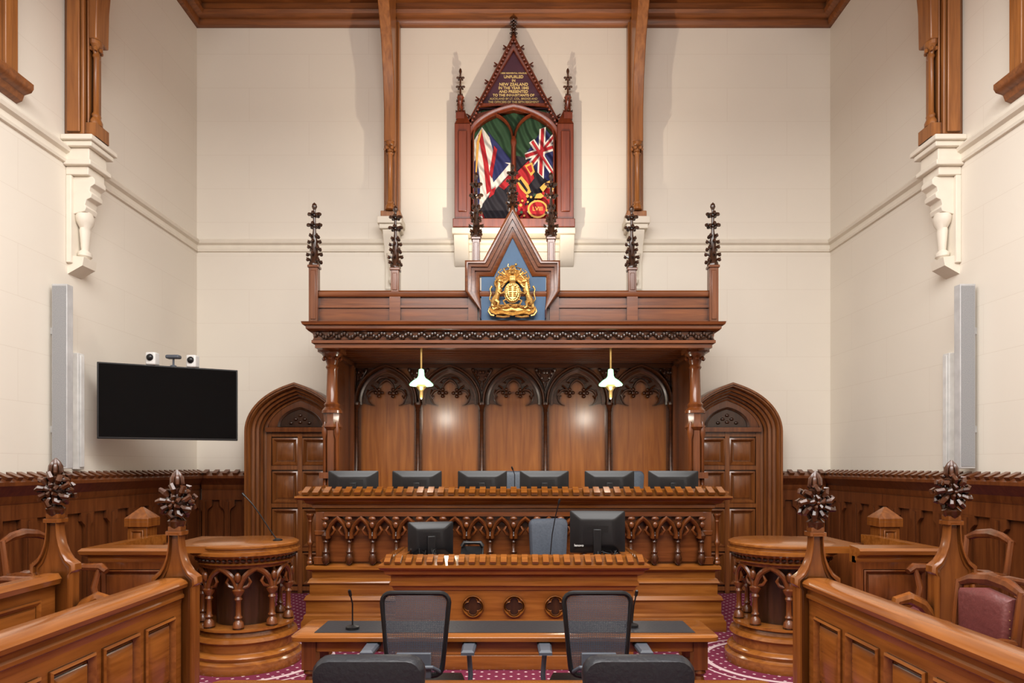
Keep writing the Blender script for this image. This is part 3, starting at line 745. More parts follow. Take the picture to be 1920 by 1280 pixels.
# office chairs
def rloop(wt,wb,z0,z1,r,y,yc=0):
    pts=[]
    for cx,cz,a0 in ((wt-r,z1-r,0),(-wt+r,z1-r,pi/2),(-wb+r,z0+r,pi),(wb-r,z0+r,1.5*pi)):
        for k in range(5):
            a=a0+k*pi/8; X=cx+r*math.cos(a); Zz=cz+r*math.sin(a)
            pts.append((X,y+yc*(X/wt)**2+(.05*((Zz-z0)/(z1-z0)-.4)**2),Zz))
    return pts
def office_chair(x,y,kind,lab,group=None,rz=0,z=0,hi=1.03,hw=.176):
    t=thing('office_chair',(0,0,0),lab,'office chair',group=group)
    if kind=='mesh':
        lp=rloop(hw,hw*.82,.6,hi,.05,-.22,.03)
        part(M().tube(lp,.013,8,closed=True),'backrest_frame',t,BLACK)
        m=M(); n=8; vs=[];fs=[]
        for i in range(n+1):
            for j in range(n+1):
                v=j/n; ww=(hw*.82+(hw*.18)*v)-.01; X=(-1+2*i/n)*ww; zz=.61+(hi-.62)*v
                vs.append((X,-.22+.03*(X/hw)**2+.05*(v-.4)**2,zz))
        for i in range(n):
            for j in range(n):
                a=i*(n+1)+j; fs.append((a,a+1,a+n+2,a+n+1))
        m.add(vs,fs); part(m,'backrest_mesh',t,MESHF,'see-through dark grey mesh')
        m=M().box(-.09,.09,-.25,-.225,.6,.73).tube([(-.13,-.2,.62),(-.1,-.26,.66),(.1,-.26,.66),(.13,-.2,.62)],.012,6)
        part(m,'lumbar_support',t,GREYP,bevel=.01)
    else:
        O=[(p[0],p[2]) for p in rloop(hw,hw*.88,.55,hi,.06,0)]
        I=[(p[0],p[2]) for p in rloop(hw*.8,hw*.7,.6,hi-.05,.05,0)]
        m=M(); mat=LEATHER_BK if kind=='black' else LEATHER_GR
        m.loft(O,I,[(0,-.2),(0,-.23),(.2,-.255),(1,-.262)],XZ,fill=True); m.loft(O,I,[(0,-.2),(0,-.19),(.3,-.165),(1,-.155)],XZ,fill=True)
        part(m,'backrest',t,mat)
    m=M().loft([(-.24,-.2),(.24,-.2),(.25,.1),(.22,.26),(-.22,.26),(-.25,.1)],[(-.2,-.17),(.2,-.17),(.21,.1),(.18,.22),(-.18,.22),(-.21,.1)],[(0,.42),(0,.455),(.3,.48),(1,.485)],XY,fill=True)
    m.flat([(-.24,-.2),(.24,-.2),(.25,.1),(.22,.26),(-.22,.26),(-.25,.1)],XY,.42)
    part(m,'seat',t,LEATHER_GR if kind=='grey' else LEATHER_BK)
    for s in (-1,1):
        m=M().tube([(s*.2,0,.42),(s*.27,0,.44),(s*.28,-.02,.55),(s*.27,-.03,.69)],.014,8)
        ar=part(m,'armrest',t,GREYP)
        m=M().loft([(s*.27-.035,-.13),(s*.27+.035,-.13),(s*.27+.04,.08),(s*.27,.11),(s*.27-.04,.08)],[(s*.27-.025,-.12),(s*.27+.025,-.12),(s*.27+.03,.07),(s*.27,.09),(s*.27-.03,.07)],[(0,.685),(0,.7),(1,.712)],XY,fill=True)
        m.flat([(s*.27-.035,-.13),(s*.27+.035,-.13),(s*.27+.04,.08),(s*.27,.11),(s*.27-.04,.08)],XY,.685)
        part(m,'arm_pad',ar,GREYP)
    m=M().tube([(0,-.1,.43),(0,-.22,.46),(0,-.255,.62)],.022,8).lathe(0,0,[(.1,.42),(.08,.38),(.03,.37),(.025,.1)],12)
    part(m,'stem',t,BLACK)
    m=M()
    for k in range(5):
        a=2*pi*k/5+.3; m.tube([(0,0,.13),(.15*math.cos(a),.15*math.sin(a),.1),(.28*math.cos(a),.28*math.sin(a),.075)],[.03,.022,.015],7)
    part(m,'base',t,BLACK)
    for k in range(5):
        a=2*pi*k/5+.3
        m=M(); m.T=Matrix.Translation((.28*math.cos(a),.28*math.sin(a),.03))@Matrix.Rotation(a,4,'Z')@Matrix.Rotation(pi/2,4,'X')
        m.lathe(0,0,[(.02,-.02),(.03,-.018),(.03,.018),(.02,.02)],12); part(m,'caster',t,BLACK)
    t.location=(x,y,z); t.rotation_euler=(0,0,rz)
    return t
j1=office_chair(K(962,8.25),8.25,'grey','grey leather office chair behind the judges bench','judges chairs',pi,.6,1.03,.2)
dup(j1,(K(1190,8.25),8.25,.6),pi+.2)
office_chair(K(1042,6.6),6.6,'grey','grey leather office chair behind the clerks bench',None,pi+.3,0,1.17,.2)
c1=office_chair(-.516,3.77,'mesh','black office chair with see-through mesh backrest at the leather-topped table','mesh chairs at the table')
dup(c1,(.441,3.77,0),0)
n1=office_chair(-.53,2.72,'black','black leather office chair with smooth curved backrest','black chairs at the near table',0,0,1.0,.205)
dup(n1,(.457,2.72,0),0)
# ================================================================ CLERKS BENCH
B=thing('clerks_bench',(0,5.7,0),'honey mahogany clerks bench with billet cornice and quatrefoil roundels','bench desk')
bp=[(-.99,6.3),(-.99,5.7),(1.0,5.7),(1.0,6.3)]
m=M().box(-.99,1.0,5.7,5.76,0,.8).box(-.99,-.93,5.76,6.3,0,.8).box(.94,1.0,5.76,6.3,0,.8).box(-.95,.96,5.74,6.3,.77,.8)
m.box(-.99,1.0,5.67,5.7,0,.12); m.box(-.99,1.0,5.685,5.7,.12,.36)
part(m,'body',B,W_OR_X,bevel=.004)
m=M().sweep(bp,[(-.08,.66),(.01,.66),(.02,.69),(.04,.7),(.04,.73),(.03,.74),(.03,.78),(.07,.8),(.08,.83),(.1,.84),(.12,.86),(.12,.88),(.11,.885),(.02,.93),(0,.945),(-.08,.945)],XY)
part(m,'cornice',B,W_OR_X)
m=M(); billets(m,(-1.08,5.7),(1.09,5.7),(0,-1),.01,.105,.887,.935,.085,.048,.024); billets(m,(-.99,6.3),(-.99,5.65),(-1,0),.01,.105,.887,.935,.085,.048,.024); billets(m,(1.0,5.65),(1.0,6.3),(1,0),.01,.105,.887,.935,.085,.048,.024)
part(m,'billet_moulding',B,W_OR_X)
for px in (887,964,1041):
    cx=K(px,5.7); cz=.525
    # plate with a real quatrefoil opening over a dark recess
    Oc=[];Q=[]
    N_=48
    for i in range(N_):
        a=2*pi*i/N_
        k=round(a/(pi/2)); c=k*pi/2; d=.04; r=.033
        da=a-c
        rr_=d*math.cos(da)+math.sqrt(max(0,r*r-(d*math.sin(da))**2))
        Q.append((cx+rr_*math.cos(a),cz+rr_*math.sin(a))); Oc.append((cx+.088*math.cos(a),cz+.088*math.sin(a)))
    m=M().loft(Oc,Q,[(0,5.7),(0,5.672),(.12,5.668),(.22,5.678),(.5,5.69),(.75,5.682),(.9,5.68),(1,5.688),(1,5.698)],XZ)
    rd=part(m,'roundel',B,W_OR_X,'carved quatrefoil roundel')
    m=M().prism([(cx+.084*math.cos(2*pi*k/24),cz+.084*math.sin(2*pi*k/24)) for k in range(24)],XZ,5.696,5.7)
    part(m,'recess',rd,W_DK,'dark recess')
mm=monitor(K(806,6.0),6.05,.8,.4,.3,'black monitor seen from behind with cables on the clerks bench',None,.25,0,.1)
m2=monitor(K(1120,6.0),6.0,.8,.48,.37,'large black monitor seen from behind with cables on the clerks bench',None,-.12,0,.13)
ORG[m2.name]=Vector((0,0,0))
text('lenovo',.03,-.16,-.053,.2,WHT,m2,'lettering',.0005)
for cx in (K(815,6.1),K(1135,6.1)):
    m=M()
    for k in range(5):
        m.tube([(cx+random.uniform(-.12,.12),5.92,.81+.0*k),(cx+random.uniform(-.12,.12),5.94,random.uniform(.9,.99)),(cx+random.uniform(-.12,.12),5.93,.96),(cx+random.uniform(-.14,.14),5.9,.81)],.005,5)
    solo(m,'cable_bundle',(cx,5.92,.8),BLACK,'tangled black cables hanging behind a monitor','cables')
t=thing('telephone',(K(885,6.0),6.0,.8),'black desk telephone on the clerks bench','telephone')
x=K(885,6.0)
m=M().prism([(5.9,.8),(6.1,.8),(6.1,.98),(6.05,.98),(5.9,.88)],YZ,x-.1,x+.1); part(m,'body',t,BLACK,bevel=.008)
part(M().tube([(x-.09,6.05,.98),(x-.07,6.05,1.015),(x-.02,6.05,1.015),(x+.02,6.05,1.015),(x+.07,6.05,1.015),(x+.09,6.05,.98)],[.022,.02,.014,.014,.02,.022],8),'handset',t,BLACK)
# ================================================================ TABLES
def table(xa,xb,ya,yb,z,lab):
    t=thing('table',((xa+xb)/2,(ya+yb)/2,0),lab,'table')
    def rr(e,r):
        pts=[]
        for cx,cy,a0 in ((xb-e-r,yb-e-r,0),(xa+e+r,yb-e-r,pi/2),(xa+e+r,ya+e+r,pi),(xb-e-r,ya+e+r,1.5*pi)):
            for k in range(4): pts.append((cx+r*math.cos(a0+k*pi/6),cy+r*math.sin(a0+k*pi/6)))
        return pts
    m=M().loft(rr(.03,.03),rr(0,.05),[(0,z-.04),(.5,z-.035),(1,z-.03),(1,z-.008)],XY); m.loft(rr(0,.05),rr(.01,.045),[(0,z-.008),(1,z)],XY,fill=True)
    m.flat(rr(.03,.03),XY,z-.04)
    part(m,'tabletop',t,W_OR_X)
    part(M().box(xa+.12,xb-.12,ya+.08,yb-.06,z-.002,z+.003),'writing_inlay',t,INLAY,'dark leather writing surface')
    m=M().box(xa+.08,xb-.08,ya+.05,ya+.08,z-.1,z-.03).box(xa+.08,xb-.08,yb-.08,yb-.05,z-.1,z-.03).box(xa+.06,xa+.09,ya+.06,yb-.06,z-.1,z-.03).box(xb-.09,xb-.06,ya+.06,yb-.06,z-.1,z-.03)
    part(m,'apron',t,W_OR_X,bevel=.004)
    for lx in (xa+.1,xb-.1):
        for ly in (ya+.08,yb-.08):
            m=M().box(lx-.04,lx+.04,ly-.04,ly+.04,z-.2,z-.04).box(lx-.04,lx+.04,ly-.04,ly+.04,.0,.14)
            m.lathe(lx,ly,[(.03,.14),(.04,.17),(.025,.2),(.035,.35),(.038,z-.28),(.025,z-.24),(.04,z-.22),(.035,z-.2)],12)
            part(m,'leg',t,W_MD_Z)
table(-1.25,1.15,3.79,4.22,.75,'long varnished wooden table with dark leather writing surface')
table(-1.33,1.13,2.62,3.03,.75,'long varnished wooden table with leather inlay behind black chairs')
# microphones
def mic(pts,lab,r=.0045):
    t=thing('microphone',pts[0],lab,'microphone',group='gooseneck microphones')
    p=pts[0]
    part(M().lathe(p[0],p[1],[(.04,p[2]),(.04,p[2]+.015),(.012,p[2]+.025)],12),'base',t,BLACK)
    part(M().tube(pts,r,6),'gooseneck',t,BLACK)
    e=Vector(pts[-1]); d=(e-Vector(pts[-2])).normalized()
    part(M().tube([e-d*.01,e+d*.02,e+d*.03],[.009,.01,.006],8),'microphone_head',t,BLACK)
mic([(K(657,3.9),3.95,.753),(K(657,3.9),3.95,.9),(K(655,3.9),3.92,.96)],'slim black gooseneck microphone on the table')
mic([(K(1187,3.95),4.0,.753),(K(1190,3.95),3.98,.88),(K(1194,3.9),3.92,.96)],'slim black gooseneck microphone on the table')
mic([(K(1030,5.9),5.95,.8),(K(1036,5.9),5.95,1.1),(K(1042,5.9),5.93,1.26),(K(1048,5.9),5.9,1.38)],'tall black gooseneck microphone on the clerks bench')
mic([(K(517,5.9),5.95,1.04),(K(505,5.9),5.93,1.13),(K(485,5.9),5.9,1.29),(K(474,5.9),5.88,1.37),(K(460,5.9),5.88,1.44)],'long arched black gooseneck microphone on the witness box',.006)
mic([(K(775,5.9),5.9,.8),(K(773,5.9),5.8,.98),(K(771,5.7),5.68,1.0)],'short black gooseneck microphone on the clerks bench')
mic([(K(965,7.3),7.4,1.25),(K(965,7.3),7.4,1.6),(K(961,7.3),7.38,1.66)],'black gooseneck microphone on the judges bench')
# ================================================================ WITNESS BOXES
for mi in (False,True):
    MIR=mi
    cx,cy=-2.33,5.95
    t=thing('witness_box',(cx,cy,0),'round carved mahogany witness box with arcaded drum and stepped base','witness box',group='witness boxes')
    m=M().lathe(cx,cy,[(.47,0),(.47,.08),(.44,.1),(.45,.13),(.43,.15),(.4,.16),(.4,.23),(.43,.25),(.42,.28),(.38,.29),(.37,.32),(.4,.335),(.4,.355),(.3,.36)],48)
    part(m,'base',t,W_OR_X)
    part(M().lathe(cx,cy,[(.24,.35),(.24,.88)],40),'drum',t,W_DK,'dark recessed drum')
    m=M();n=8; ra=.35
    for k in range(n):
        a=2*pi*k/n-pi/2+.2
        ex,ey=cx+ra*math.cos(a),cy+ra*math.sin(a)
        m.lathe(ex,ey,[(.036,.35),(.048,.37),(.04,.41),(.022,.43),(.034,.45),(.022,.47),(.021,.58),(.034,.6),(.024,.62),(.048,.66),(.05,.675),(.03,.69)],12)
        hwm=pi/n*ra-.008
        P=arch(0,.0,.665,hwm,.185,8,1.15)[1:-1]
        m.tube([(cx+(ra+.01)*math.cos(a+pi/n+u/ra),cy+(ra+.01)*math.sin(a+pi/n+u/ra),v) for u,v in P],.024,8)
        for s in (-1,1):
            m.tube([(cx+ra*math.cos(a+pi/n+s*u/ra),cy+ra*math.sin(a+pi/n+s*u/ra),v) for u,v in ((hwm*.85,.69),(hwm*.5,.705),(hwm*.34,.74),(hwm*.5,.78))],[.014,.014,.014,.01],6)
        m.ball((cx+(ra+.03)*math.cos(a),cy+(ra+.03)*math.sin(a),.78),(.026,.026,.045))
    m.lathe(cx,cy,[(.33,.845),(.375,.85),(.38,.875),(.33,.88)],48)
    part(m,'arcade',t,W_MD_Z,'bold gothic arcade around the drum')
    m=M().lathe(cx,cy,[(.34,.87),(.39,.875),(.4,.885),(.385,.9),(.4,.93),(.43,.95),(.45,.96),(.45,.985),(.43,.995),(.43,1.01),(.44,1.02),(.44,1.035),(.42,1.045),(.05,1.045)],48)
    m.box(-2.9,cx,cy-.4,cy+.4,.985,1.04)
    part(m,'rim',t,W_OR_X)
    m=M()
    for k in range(50):
        a=2*pi*k/50; m.ball((cx+.395*math.cos(a),cy+.395*math.sin(a),.917),(.022,.022,.014),6,4)
    part(m,'carved_band',t,W_DK,'dark carved leaf band')
    t=thing('panelled_enclosure',(-2.98,5.85,0),'straight panelled mahogany enclosure joined to the witness box','enclosure',group='enclosures beside the witness boxes')
    xa,xb=-3.32,-2.7; ya=5.4; yb=6.35
    m=M().box(xa,xb,ya,ya+.05,0,.98).box(xa,xa+.05,ya+.05,yb,0,.98).box(xa+.05,xb,yb-.05,yb,0,.98)
    m.box(xa,xa+.06,ya-.015,ya,0,.95); m.box(xb-.06,xb,ya-.015,ya,0,.95); m.box(xa+.06,xb-.06,ya-.013,ya,.88,.95); m.box(xa+.06,xb-.06,ya-.013,ya,.52,.6); m.box(xa+.06,xb-.06,ya-.013,ya,0,.12)
    m.panel(XZ,xa+.065,xb-.065,.605,.875,ya,-1,.03,.016); m.panel(XZ,xa+.065,xb-.065,.125,.515,ya,-1,.03,.016)
    part(m,'body',t,W_MD_Z)
    m=M().sweep([(xa,yb),(xa,ya),(xb,ya)],[(-.09,.93),(.01,.93),(.03,.96),(.03,.98),(.07,1.0),(.08,1.03),(.06,1.05),(-.09,1.06)],XY)
    part(m,'capping',t,W_OR_X)
    x=-3.48; y=6.4
    m=M().box(x-.09,x+.09,y-.09,y+.09,0,1.2).box(x-.11,x+.11,y-.11,y+.11,1.13,1.18)
    m.loft([(x-.11,y-.11),(x+.11,y-.11),(x+.11,y+.11),(x-.11,y+.11)],[(x-.01,y-.01),(x+.01,y-.01),(x+.01,y+.01),(x-.01,y+.01)],[(0,1.18),(0,1.21),(1,1.31)],XY,fill=True)
    m.panel(XZ,x-.06,x+.06,.9,1.1,y-.091,-1,.02,.01)
    solo(m,'newel_post',(x,y,0),W_OR_Z,'square mahogany newel post with pyramid cap','post',group='pyramid capped posts',bevel=.004)
MIR=False
# ================================================================ PARTITIONS AND BENCH ENDS
def benchend(x,y,zt,lab,scroll=False):
    t=thing('bench_end',(x,y,0),lab,'bench end',group='poppyhead bench ends')
    k=[(-.032,zt-.355),(-.032,zt-.4),(-.037,zt-.45),(-.048,zt-.5),(-.066,zt-.545),(-.092,zt-.585),(-.13,zt-.615),(-.132,zt-.65),(-.118,zt-.665),(-.115,0)]
    O=[(x+a,b) for a,b in k]+[(x-a,b) for a,b in reversed(k)]
    I=[(x+a*.5,b-.035 if b>0 else .05) for a,b in k]+[(x-a*.5,b-.035 if b>0 else .05) for a,b in reversed(k)]
    m=M().loft(O,I,[(0,y+.06),(0,y),(.2,y-.014),(.4,y-.012),(.45,y+.004),(.7,y+.002),(.75,y+.01),(1,y+.01)],XZ,fill=True)
    m.flat(O,XZ,y+.06)
    m.box(x-.046,x+.046,y-.012,y+.072,zt-.375,zt-.352); m.box(x-.036,x+.036,y-.002,y+.062,zt-.352,zt-.325)
    part(m,'end_board',t,W_OR_Z)
    m=M(); poppy(m,x,y+.03,zt-.31,.31); part(m,'poppyhead',t,W_DKX,'carved foliate poppyhead finial')
    if scroll:
        s=1 if x<0 else -1; m=M()
        m.tube([(x+s*.1,y+.03,.8),(x+s*.17,y+.03,.89),(x+s*.25,y+.03,.93),(x+s*.32,y+.03,.91),(x+s*.33,y+.03,.86),(x+s*.28,y+.03,.84),(x+s*.26,y+.03,.87)],[.03,.035,.035,.032,.028,.022,.016],8)
        part(m,'scroll_arm',t,W_OR_Z)
benchend(K(327,3.9),3.9,Z(880,3.9),'mahogany bench end topped with a carved poppyhead')
benchend(K(1533,3.9),3.9,Z(882,3.9),'mahogany bench end topped with a carved poppyhead')
benchend(K(98,3.95),3.95,Z(858,3.95),'mahogany bench end with poppyhead and scrolled arm',True)
benchend(K(1790,3.95),3.95,Z(862,3.95),'mahogany bench end with poppyhead and scrolled arm',True)
for mi,xx in ((False,1.94),(True,1.73)):
    MIR=mi; x=-xx
    t=thing('panelled_partition',(x,2.4,0),'low honey mahogany partition with moulded top rail and sunk panels','partition',group='court partitions')
    m=M().box(x-.035,x+.035,.9,3.88,0,.95)
    m.box(x+.035,x+.05,.9,3.88,.86,.94); m.box(x+.035,x+.05,.9,3.88,.4,.47); m.box(x+.035,x+.05,.9,3.88,0,.12)
    y=3.85
    for za,zb in ((.12,.4),(.47,.86)): m.box(x+.035,x+.05,3.8,3.88,za,zb)
    while y>1.2:
        for za,zb in ((.12,.4),(.47,.86)): m.box(x+.035,x+.05,y-.42,y-.36,za,zb)
        m.panel(YZ,y-.358,y-.052,.472,.858,x+.036,1,.03,.024); m.panel(YZ,y-.358,y-.052,.122,.398,x+.036,1,.03,.024)
        y-=.36
    part(m,'panelling',t,W_OR_Y)
    m=M().sweep([(x,3.88),(x,.9)],[(-.05,.91),(-.055,.94),(-.068,.95),(-.068,.965),(-.06,.975),(-.06,.995),(-.085,1.01),(-.09,1.03),(-.08,1.045),(-.05,1.06),(.05,1.06),(.08,1.045),(.09,1.03),(.085,1.01),(.06,.995),(.06,.975),(.068,.965),(.068,.95),(.055,.94),(.05,.91)],XY)
    part(m,'top_rail',t,W_OR_Y)
MIR=False
x=-2.66
t=thing('pew',(x,2.8,0),'long wooden pew with plain panelled back','pew')
m=M().box(x-.03,x+.02,1.6,3.93,.45,1.03)
m.panel(YZ,2.9,3.8,.6,.95,x+.021,1,.03,.012); m.panel(YZ,1.9,2.8,.6,.95,x+.021,1,.03,.012)
part(m,'backrest',t,W_OR_Y)
part(M().sweep([(x,3.93),(x,1.6)],[(-.05,1.02),(-.06,1.05),(-.04,1.08),(.03,1.08),(.05,1.05),(.04,1.02)],XY),'top_rail',t,W_OR_Y)
part(M().box(x,x+.42,1.6,3.9,.42,.46),'seat',t,W_OR_Y,bevel=.008)
part(M().box(x+.34,x+.38,1.6,3.9,0,.42),'seat_front',t,W_OR_Y)
# armchairs
def armchair(x,y,rz,z,leather,lab,group):
    t=thing('armchair',(0,0,0),lab,'armchair',group=group)
    m=M()
    for s in (-1,1):
        m.tube([(s*.19,-.2,0),(s*.19,-.19,.45),(s*.2,-.2,.75),(s*.205,-.23,1.0)],[.022,.026,.024,.022],8)
    m.tube([(-.22,-.23,.98),(-.12,-.24,1.02),(0,-.25,1.035),(.12,-.24,1.02),(.22,-.23,.98)],[.02,.032,.036,.032,.02],8)
    m.tube([(-.19,-.2,.54),(.19,-.2,.54)],.02,8)
    if not leather:
        m.tube([(-.2,-.2,.72),(0,-.23,.74),(.2,-.2,.72)],.022,8)
    part(m,'back_frame',t,W_MD_Z)
    if leather:
        m=M().loft([(-.17,.57),(.17,.57),(.175,.96),(0,.99),(-.175,.96)],[(-.13,.61),(.13,.61),(.13,.91),(0,.94),(-.13,.91)],[(0,-.23),(0,-.205),(.4,-.18),(1,-.17)],XZ,fill=True)
        m.flat([(-.17,.57),(.17,.57),(.175,.96),(0,.99),(-.175,.96)],XZ,-.23)
        part(m,'backrest',t,LEATHER_PK,'burgundy leather back')
        m=M()
        for k in range(9):
            for s in (-1,1): m.ball((s*.163,-.197,.59+k*.044),.006,6,4)
        part(m,'upholstery_nails',t,BRASS)
    m=M().loft([(-.22,-.2),(.22,-.2),(.24,.22),(-.24,.22)],[(-.18,-.16),(.18,-.16),(.2,.18),(-.2,.18)],[(0,.41),(0,.44),(.5,.46),(1,.47)],XY,fill=True)
    m.flat([(-.22,-.2),(.22,-.2),(.24,.22),(-.24,.22)],XY,.41)
    part(m,'seat',t,LEATHER_PK,'burgundy leather seat')
    part(M().box(-.23,.23,-.2,.23,.35,.41),'seat_rail',t,W_MD_X,bevel=.01)
    for s in (-1,1):
        m=M().tube([(s*.2,-.2,.74),(s*.24,-.08,.76),(s*.26,.06,.75),(s*.26,.18,.75),(s*.25,.23,.72)],[.02,.026,.028,.034,.024],8)
        m.tube([(s*.25,.17,.74),(s*.235,.14,.6),(s*.23,.18,.42)],[.018,.026,.02],8)
        part(m,'arm',t,W_MD_Z)
        part(M().lathe(s*.2,.18,[(.018,0),(.025,.05),(.02,.12),(.032,.25),(.026,.33),(.03,.36)],10),'leg',t,W_MD_Z)
    t.location=(x,y,z); t.rotation_euler=(0,0,rz)
    return t
a=armchair(2.3,3.6,pi/2+.12,.06,True,'mahogany armchair upholstered in buttoned burgundy leather','leather armchairs'); dup(a,(2.3,2.93,.06),pi/2)
solo(M().box(1.85,4.15,1.5,3.86,0,.06),'low_platform',(3,2.8,0),CARPET,'low carpeted platform under the jury chairs','platform')
solo(M().box(2.95,4.15,4.06,5.35,0,.16),'low_platform',(3.55,4.7,0),CARPET,'low carpeted platform under wooden chairs','platform')
solo(M().box(-4.15,-2.95,4.06,5.35,0,.16),'low_platform',(-3.55,4.7,0),CARPET,'low carpeted platform under wooden chairs','platform')
b=armchair(3.3,5.05,pi/2+.1,.16,False,'mahogany armchair with curved crest rail and open back','open-back armchairs'); dup(b,(3.3,4.42,.16),pi/2)
dup(b,(-3.4,5.05,.16),-pi/2-.1); dup(b,(-3.4,4.42,.16),-pi/2)
# ================================================================ FLAG DISPLAY CASE
FY0=9.0
def fx(a): return K(a,FY0)
def fz(b): return Z(b,FY0)
def fp(pts): return [(fx(a),fz(b)) for a,b in pts]
F=thing('flag_display_case',(0,D,fz(430)),'tall gothic red mahogany display case with pinnacles holding flags','display case')
bigarch=arch(0,fz(412),fz(262),.555,.40,14,1.5)
part(M().prism(fp([(880,414),(880,240),(963,95),(1046,240),(1046,414)]),XZ,D-.05,D),'back_board',F,FG,'dark green lined back board')
m=M()
for s in (-1,1):
    a,b=(853,883) if s<0 else (1044,1075)
    m.box(fx(a),fx(b),D-.2,D,fz(414),fz(235)); m.box(fx(a)+.05,fx(b)-.05,D-.22,D,fz(400),fz(250))
    c=fx((a+b)/2)
    m.loft([(fx(a),D-.2),(fx(b),D-.2),(fx(b),D),(fx(a),D)],[(c-.02,D-.12),(c+.02,D-.12),(c+.02,D-.06),(c-.02,D-.06)],[(0,fz(235)),(1,fz(205))],XY)
m.box(fx(850),fx(1077),D-.24,D,fz(430),fz(414)); m.box(fx(880),fx(1046),D-.17,D,fz(414),fz(410))
part(m,'case_frame',F,W_RED,bevel=.008)
m=M().sweep(bigarch,[(0,D-.02),(0,D-.12),(-.02,D-.16),(-.05,D-.17),(-.06,D-.17),(-.06,D-.02)],XZ)
up=[p for p in bigarch if p[1]>=fz(262)-.001]
n=len(up); outl=[]
for i in range(n):
    t_=i/(n-1); u=t_/.5 if t_<=.5 else (1-t_)/.5; sg=-1 if t_<=.5 else 1
    if u<.5: outl.append((sg*(.6-.1*u),fz(262)+(fz(215)-fz(262))*u*2))
    else: outl.append((sg*(.55-1.1*(u-.5)),fz(215)+(fz(194)-fz(215))*(u-.5)*2))
m.loft(outl,up,[(0,D-.02),(0,D-.13),(1,D-.13),(1,D-.02)],XZ,closed=False)
for s in (-1,1):
    c=s*.2775
    m.sweep(arch(c,fz(412),fz(255),.245,.3,10,1.4),[(0,D-.07),(0,D-.12),(-.015,D-.145),(-.032,D-.12),(-.032,D-.07)],XZ)
m.lathe(0,D-.13,[(.03,fz(412)),(.022,fz(405)),(.02,fz(275)),(.04,fz(268)),(.04,fz(262)),(.02,fz(255))],8)
part(m,'arch_tracery',F,W_RED)
m=M().loft(fp([(872,240),(963,66),(1054,240)]),fp([(895,205),(963,94),(1031,205)]),[(0,D),(0,D-.17),(.15,D-.18),(.4,D-.18),(.45,D-.15),(.8,D-.145),(1,D-.14),(1,D)],XZ,closed=False)
for i in range(24):
    t_=(i+.5)/24
    for s in (-1,1):
        a=s*(91-90*t_)/142.2*.9; bb=234-160*t_
        m.ball((a,D-.185,fz(bb)-.03),(.018,.016,.018),6,4)
m.box(fx(897),fx(1029),D-.15,D-.05,fz(199),fz(194))
for i in range(5):
    t_=.12+i*.19
    for s in (-1,1):
        a=963+s*(93-91*t_); bb=236-170*t_
        crocket(m,fx(a),D-.1,fz(bb)-.01,0 if s>0 else pi,.04,.016)
        m.tube([(fx(a),D-.1,fz(bb)),(fx(a)+s*.045,D-.1,fz(bb)+.035)],[.014,.008],5)
part(m,'gable_frame',F,W_RED,'mahogany gable with beads and crockets')
part(M().prism(fp([(893,200),(963,88),(1033,200)]),XZ,D-.09,D-.05),'inscription_board',F,PURPLE,'purple inscription board')
for body,py,sz in (('THESE REGIMENTAL COLOURS',133.5,.026),('UNFURLED',140.5,.052),('IN',147.5,.048),('NEW ZEALAND',154.7,.054),('IN THE YEAR 1845',161.5,.05),('AND PRESENTED',168.3,.05),('TO THE INHABITANTS OF',175.2,.047),('AUCKLAND BY LT. COL. BRIDGE AND',181.8,.037),('THE OFFICERS OF THE 58TH REGIMENT',188,.038)):
    text(body,sz,0,D-.094,fz(py),LET,F,'lettering')
for s in (-1,1):
    c=fx(863) if s<0 else fx(1065)
    m=M().box(c-.055,c+.055,D-.17,D-.05,fz(225),fz(212)).lathe(c,D-.11,[(.05,fz(215)),(.035,fz(185)),(.045,fz(183)),(.05,fz(180)),(.02,fz(176))],8)
    o=part(m,'pinnacle',F,W_RED)
    m=M(); finial(m,c,D-.11,fz(225),fz(125)-fz(225),.12); part(m,'finial',o,W_DKX,'dark crocketed finial')
m=M(); m.box(-.03,.03,D-.14,D-.08,fz(72),fz(62)); finial(m,0,D-.11,fz(66),fz(30)-fz(66),.1); part(m,'finial',F,W_DKX,'dark carved gable finial')
m=M().box(fx(848),fx(1078),D-.22,D,fz(441),fz(430))
for a,b in ((851,878),(1050,1077)): m.prism([(D,fz(441)),(D-.18,fz(441)),(D-.16,fz(455)),(D-.1,fz(468)),(D-.08,fz(480)),(D-.03,fz(493)),(D,fz(495))],YZ,fx(a),fx(b))
solo(m,'shelf',(0,D,fz(495)),PLASTER,'cream plaster ledge with scrolled brackets under the display case','shelf',bevel=.008)
def flagmesh(layers):
    m=M()
    for i,(mi,pts) in enumerate(layers):
        m.m=mi; pp=fp(pts); y=D-.052-.0018*i
        m.flat(pp,XZ,y)
    return m
FM=[FW,FB,FR,FK,FY,FG]
L=[(3,[(885,300),(962,300),(962,412),(885,412)]),
   (0,[(888,258),(903,232),(925,262),(957,298),(957,326),(935,352),(915,372),(888,398)]),
   (1,[(914,240),(957,292),(957,300),(930,298)]),(1,[(925,290),(954,303),(925,337),(918,310)]),
   (2,[(896,248),(903,240),(915,300),(921,352),(912,360),(906,300)]),
   (2,[(912,372),(957,318),(957,326),(925,362),(905,392)]),
   (1,[(888,300),(894,290),(900,340),(898,380),(888,392)]),
   (2,[(926,268),(932,275),(922,330),(917,322)]),
   (4,[(900,240),(904,236),(898,262),(892,340),(890,340),(893,262)]),
   (3,[(905,378),(918,360),(930,350),(945,333),(958,322),(962,412),(902,412),(900,398)]),
   (2,[(896,398),(903,392),(908,404),(904,412),(896,412)]),
   (0,[(899,404),(903,400),(906,408),(900,411)]),
   (2,[(935,345),(962,318),(962,335),(945,352)]),
   (2,[(920,352),(930,346),(926,360),(916,368)])]
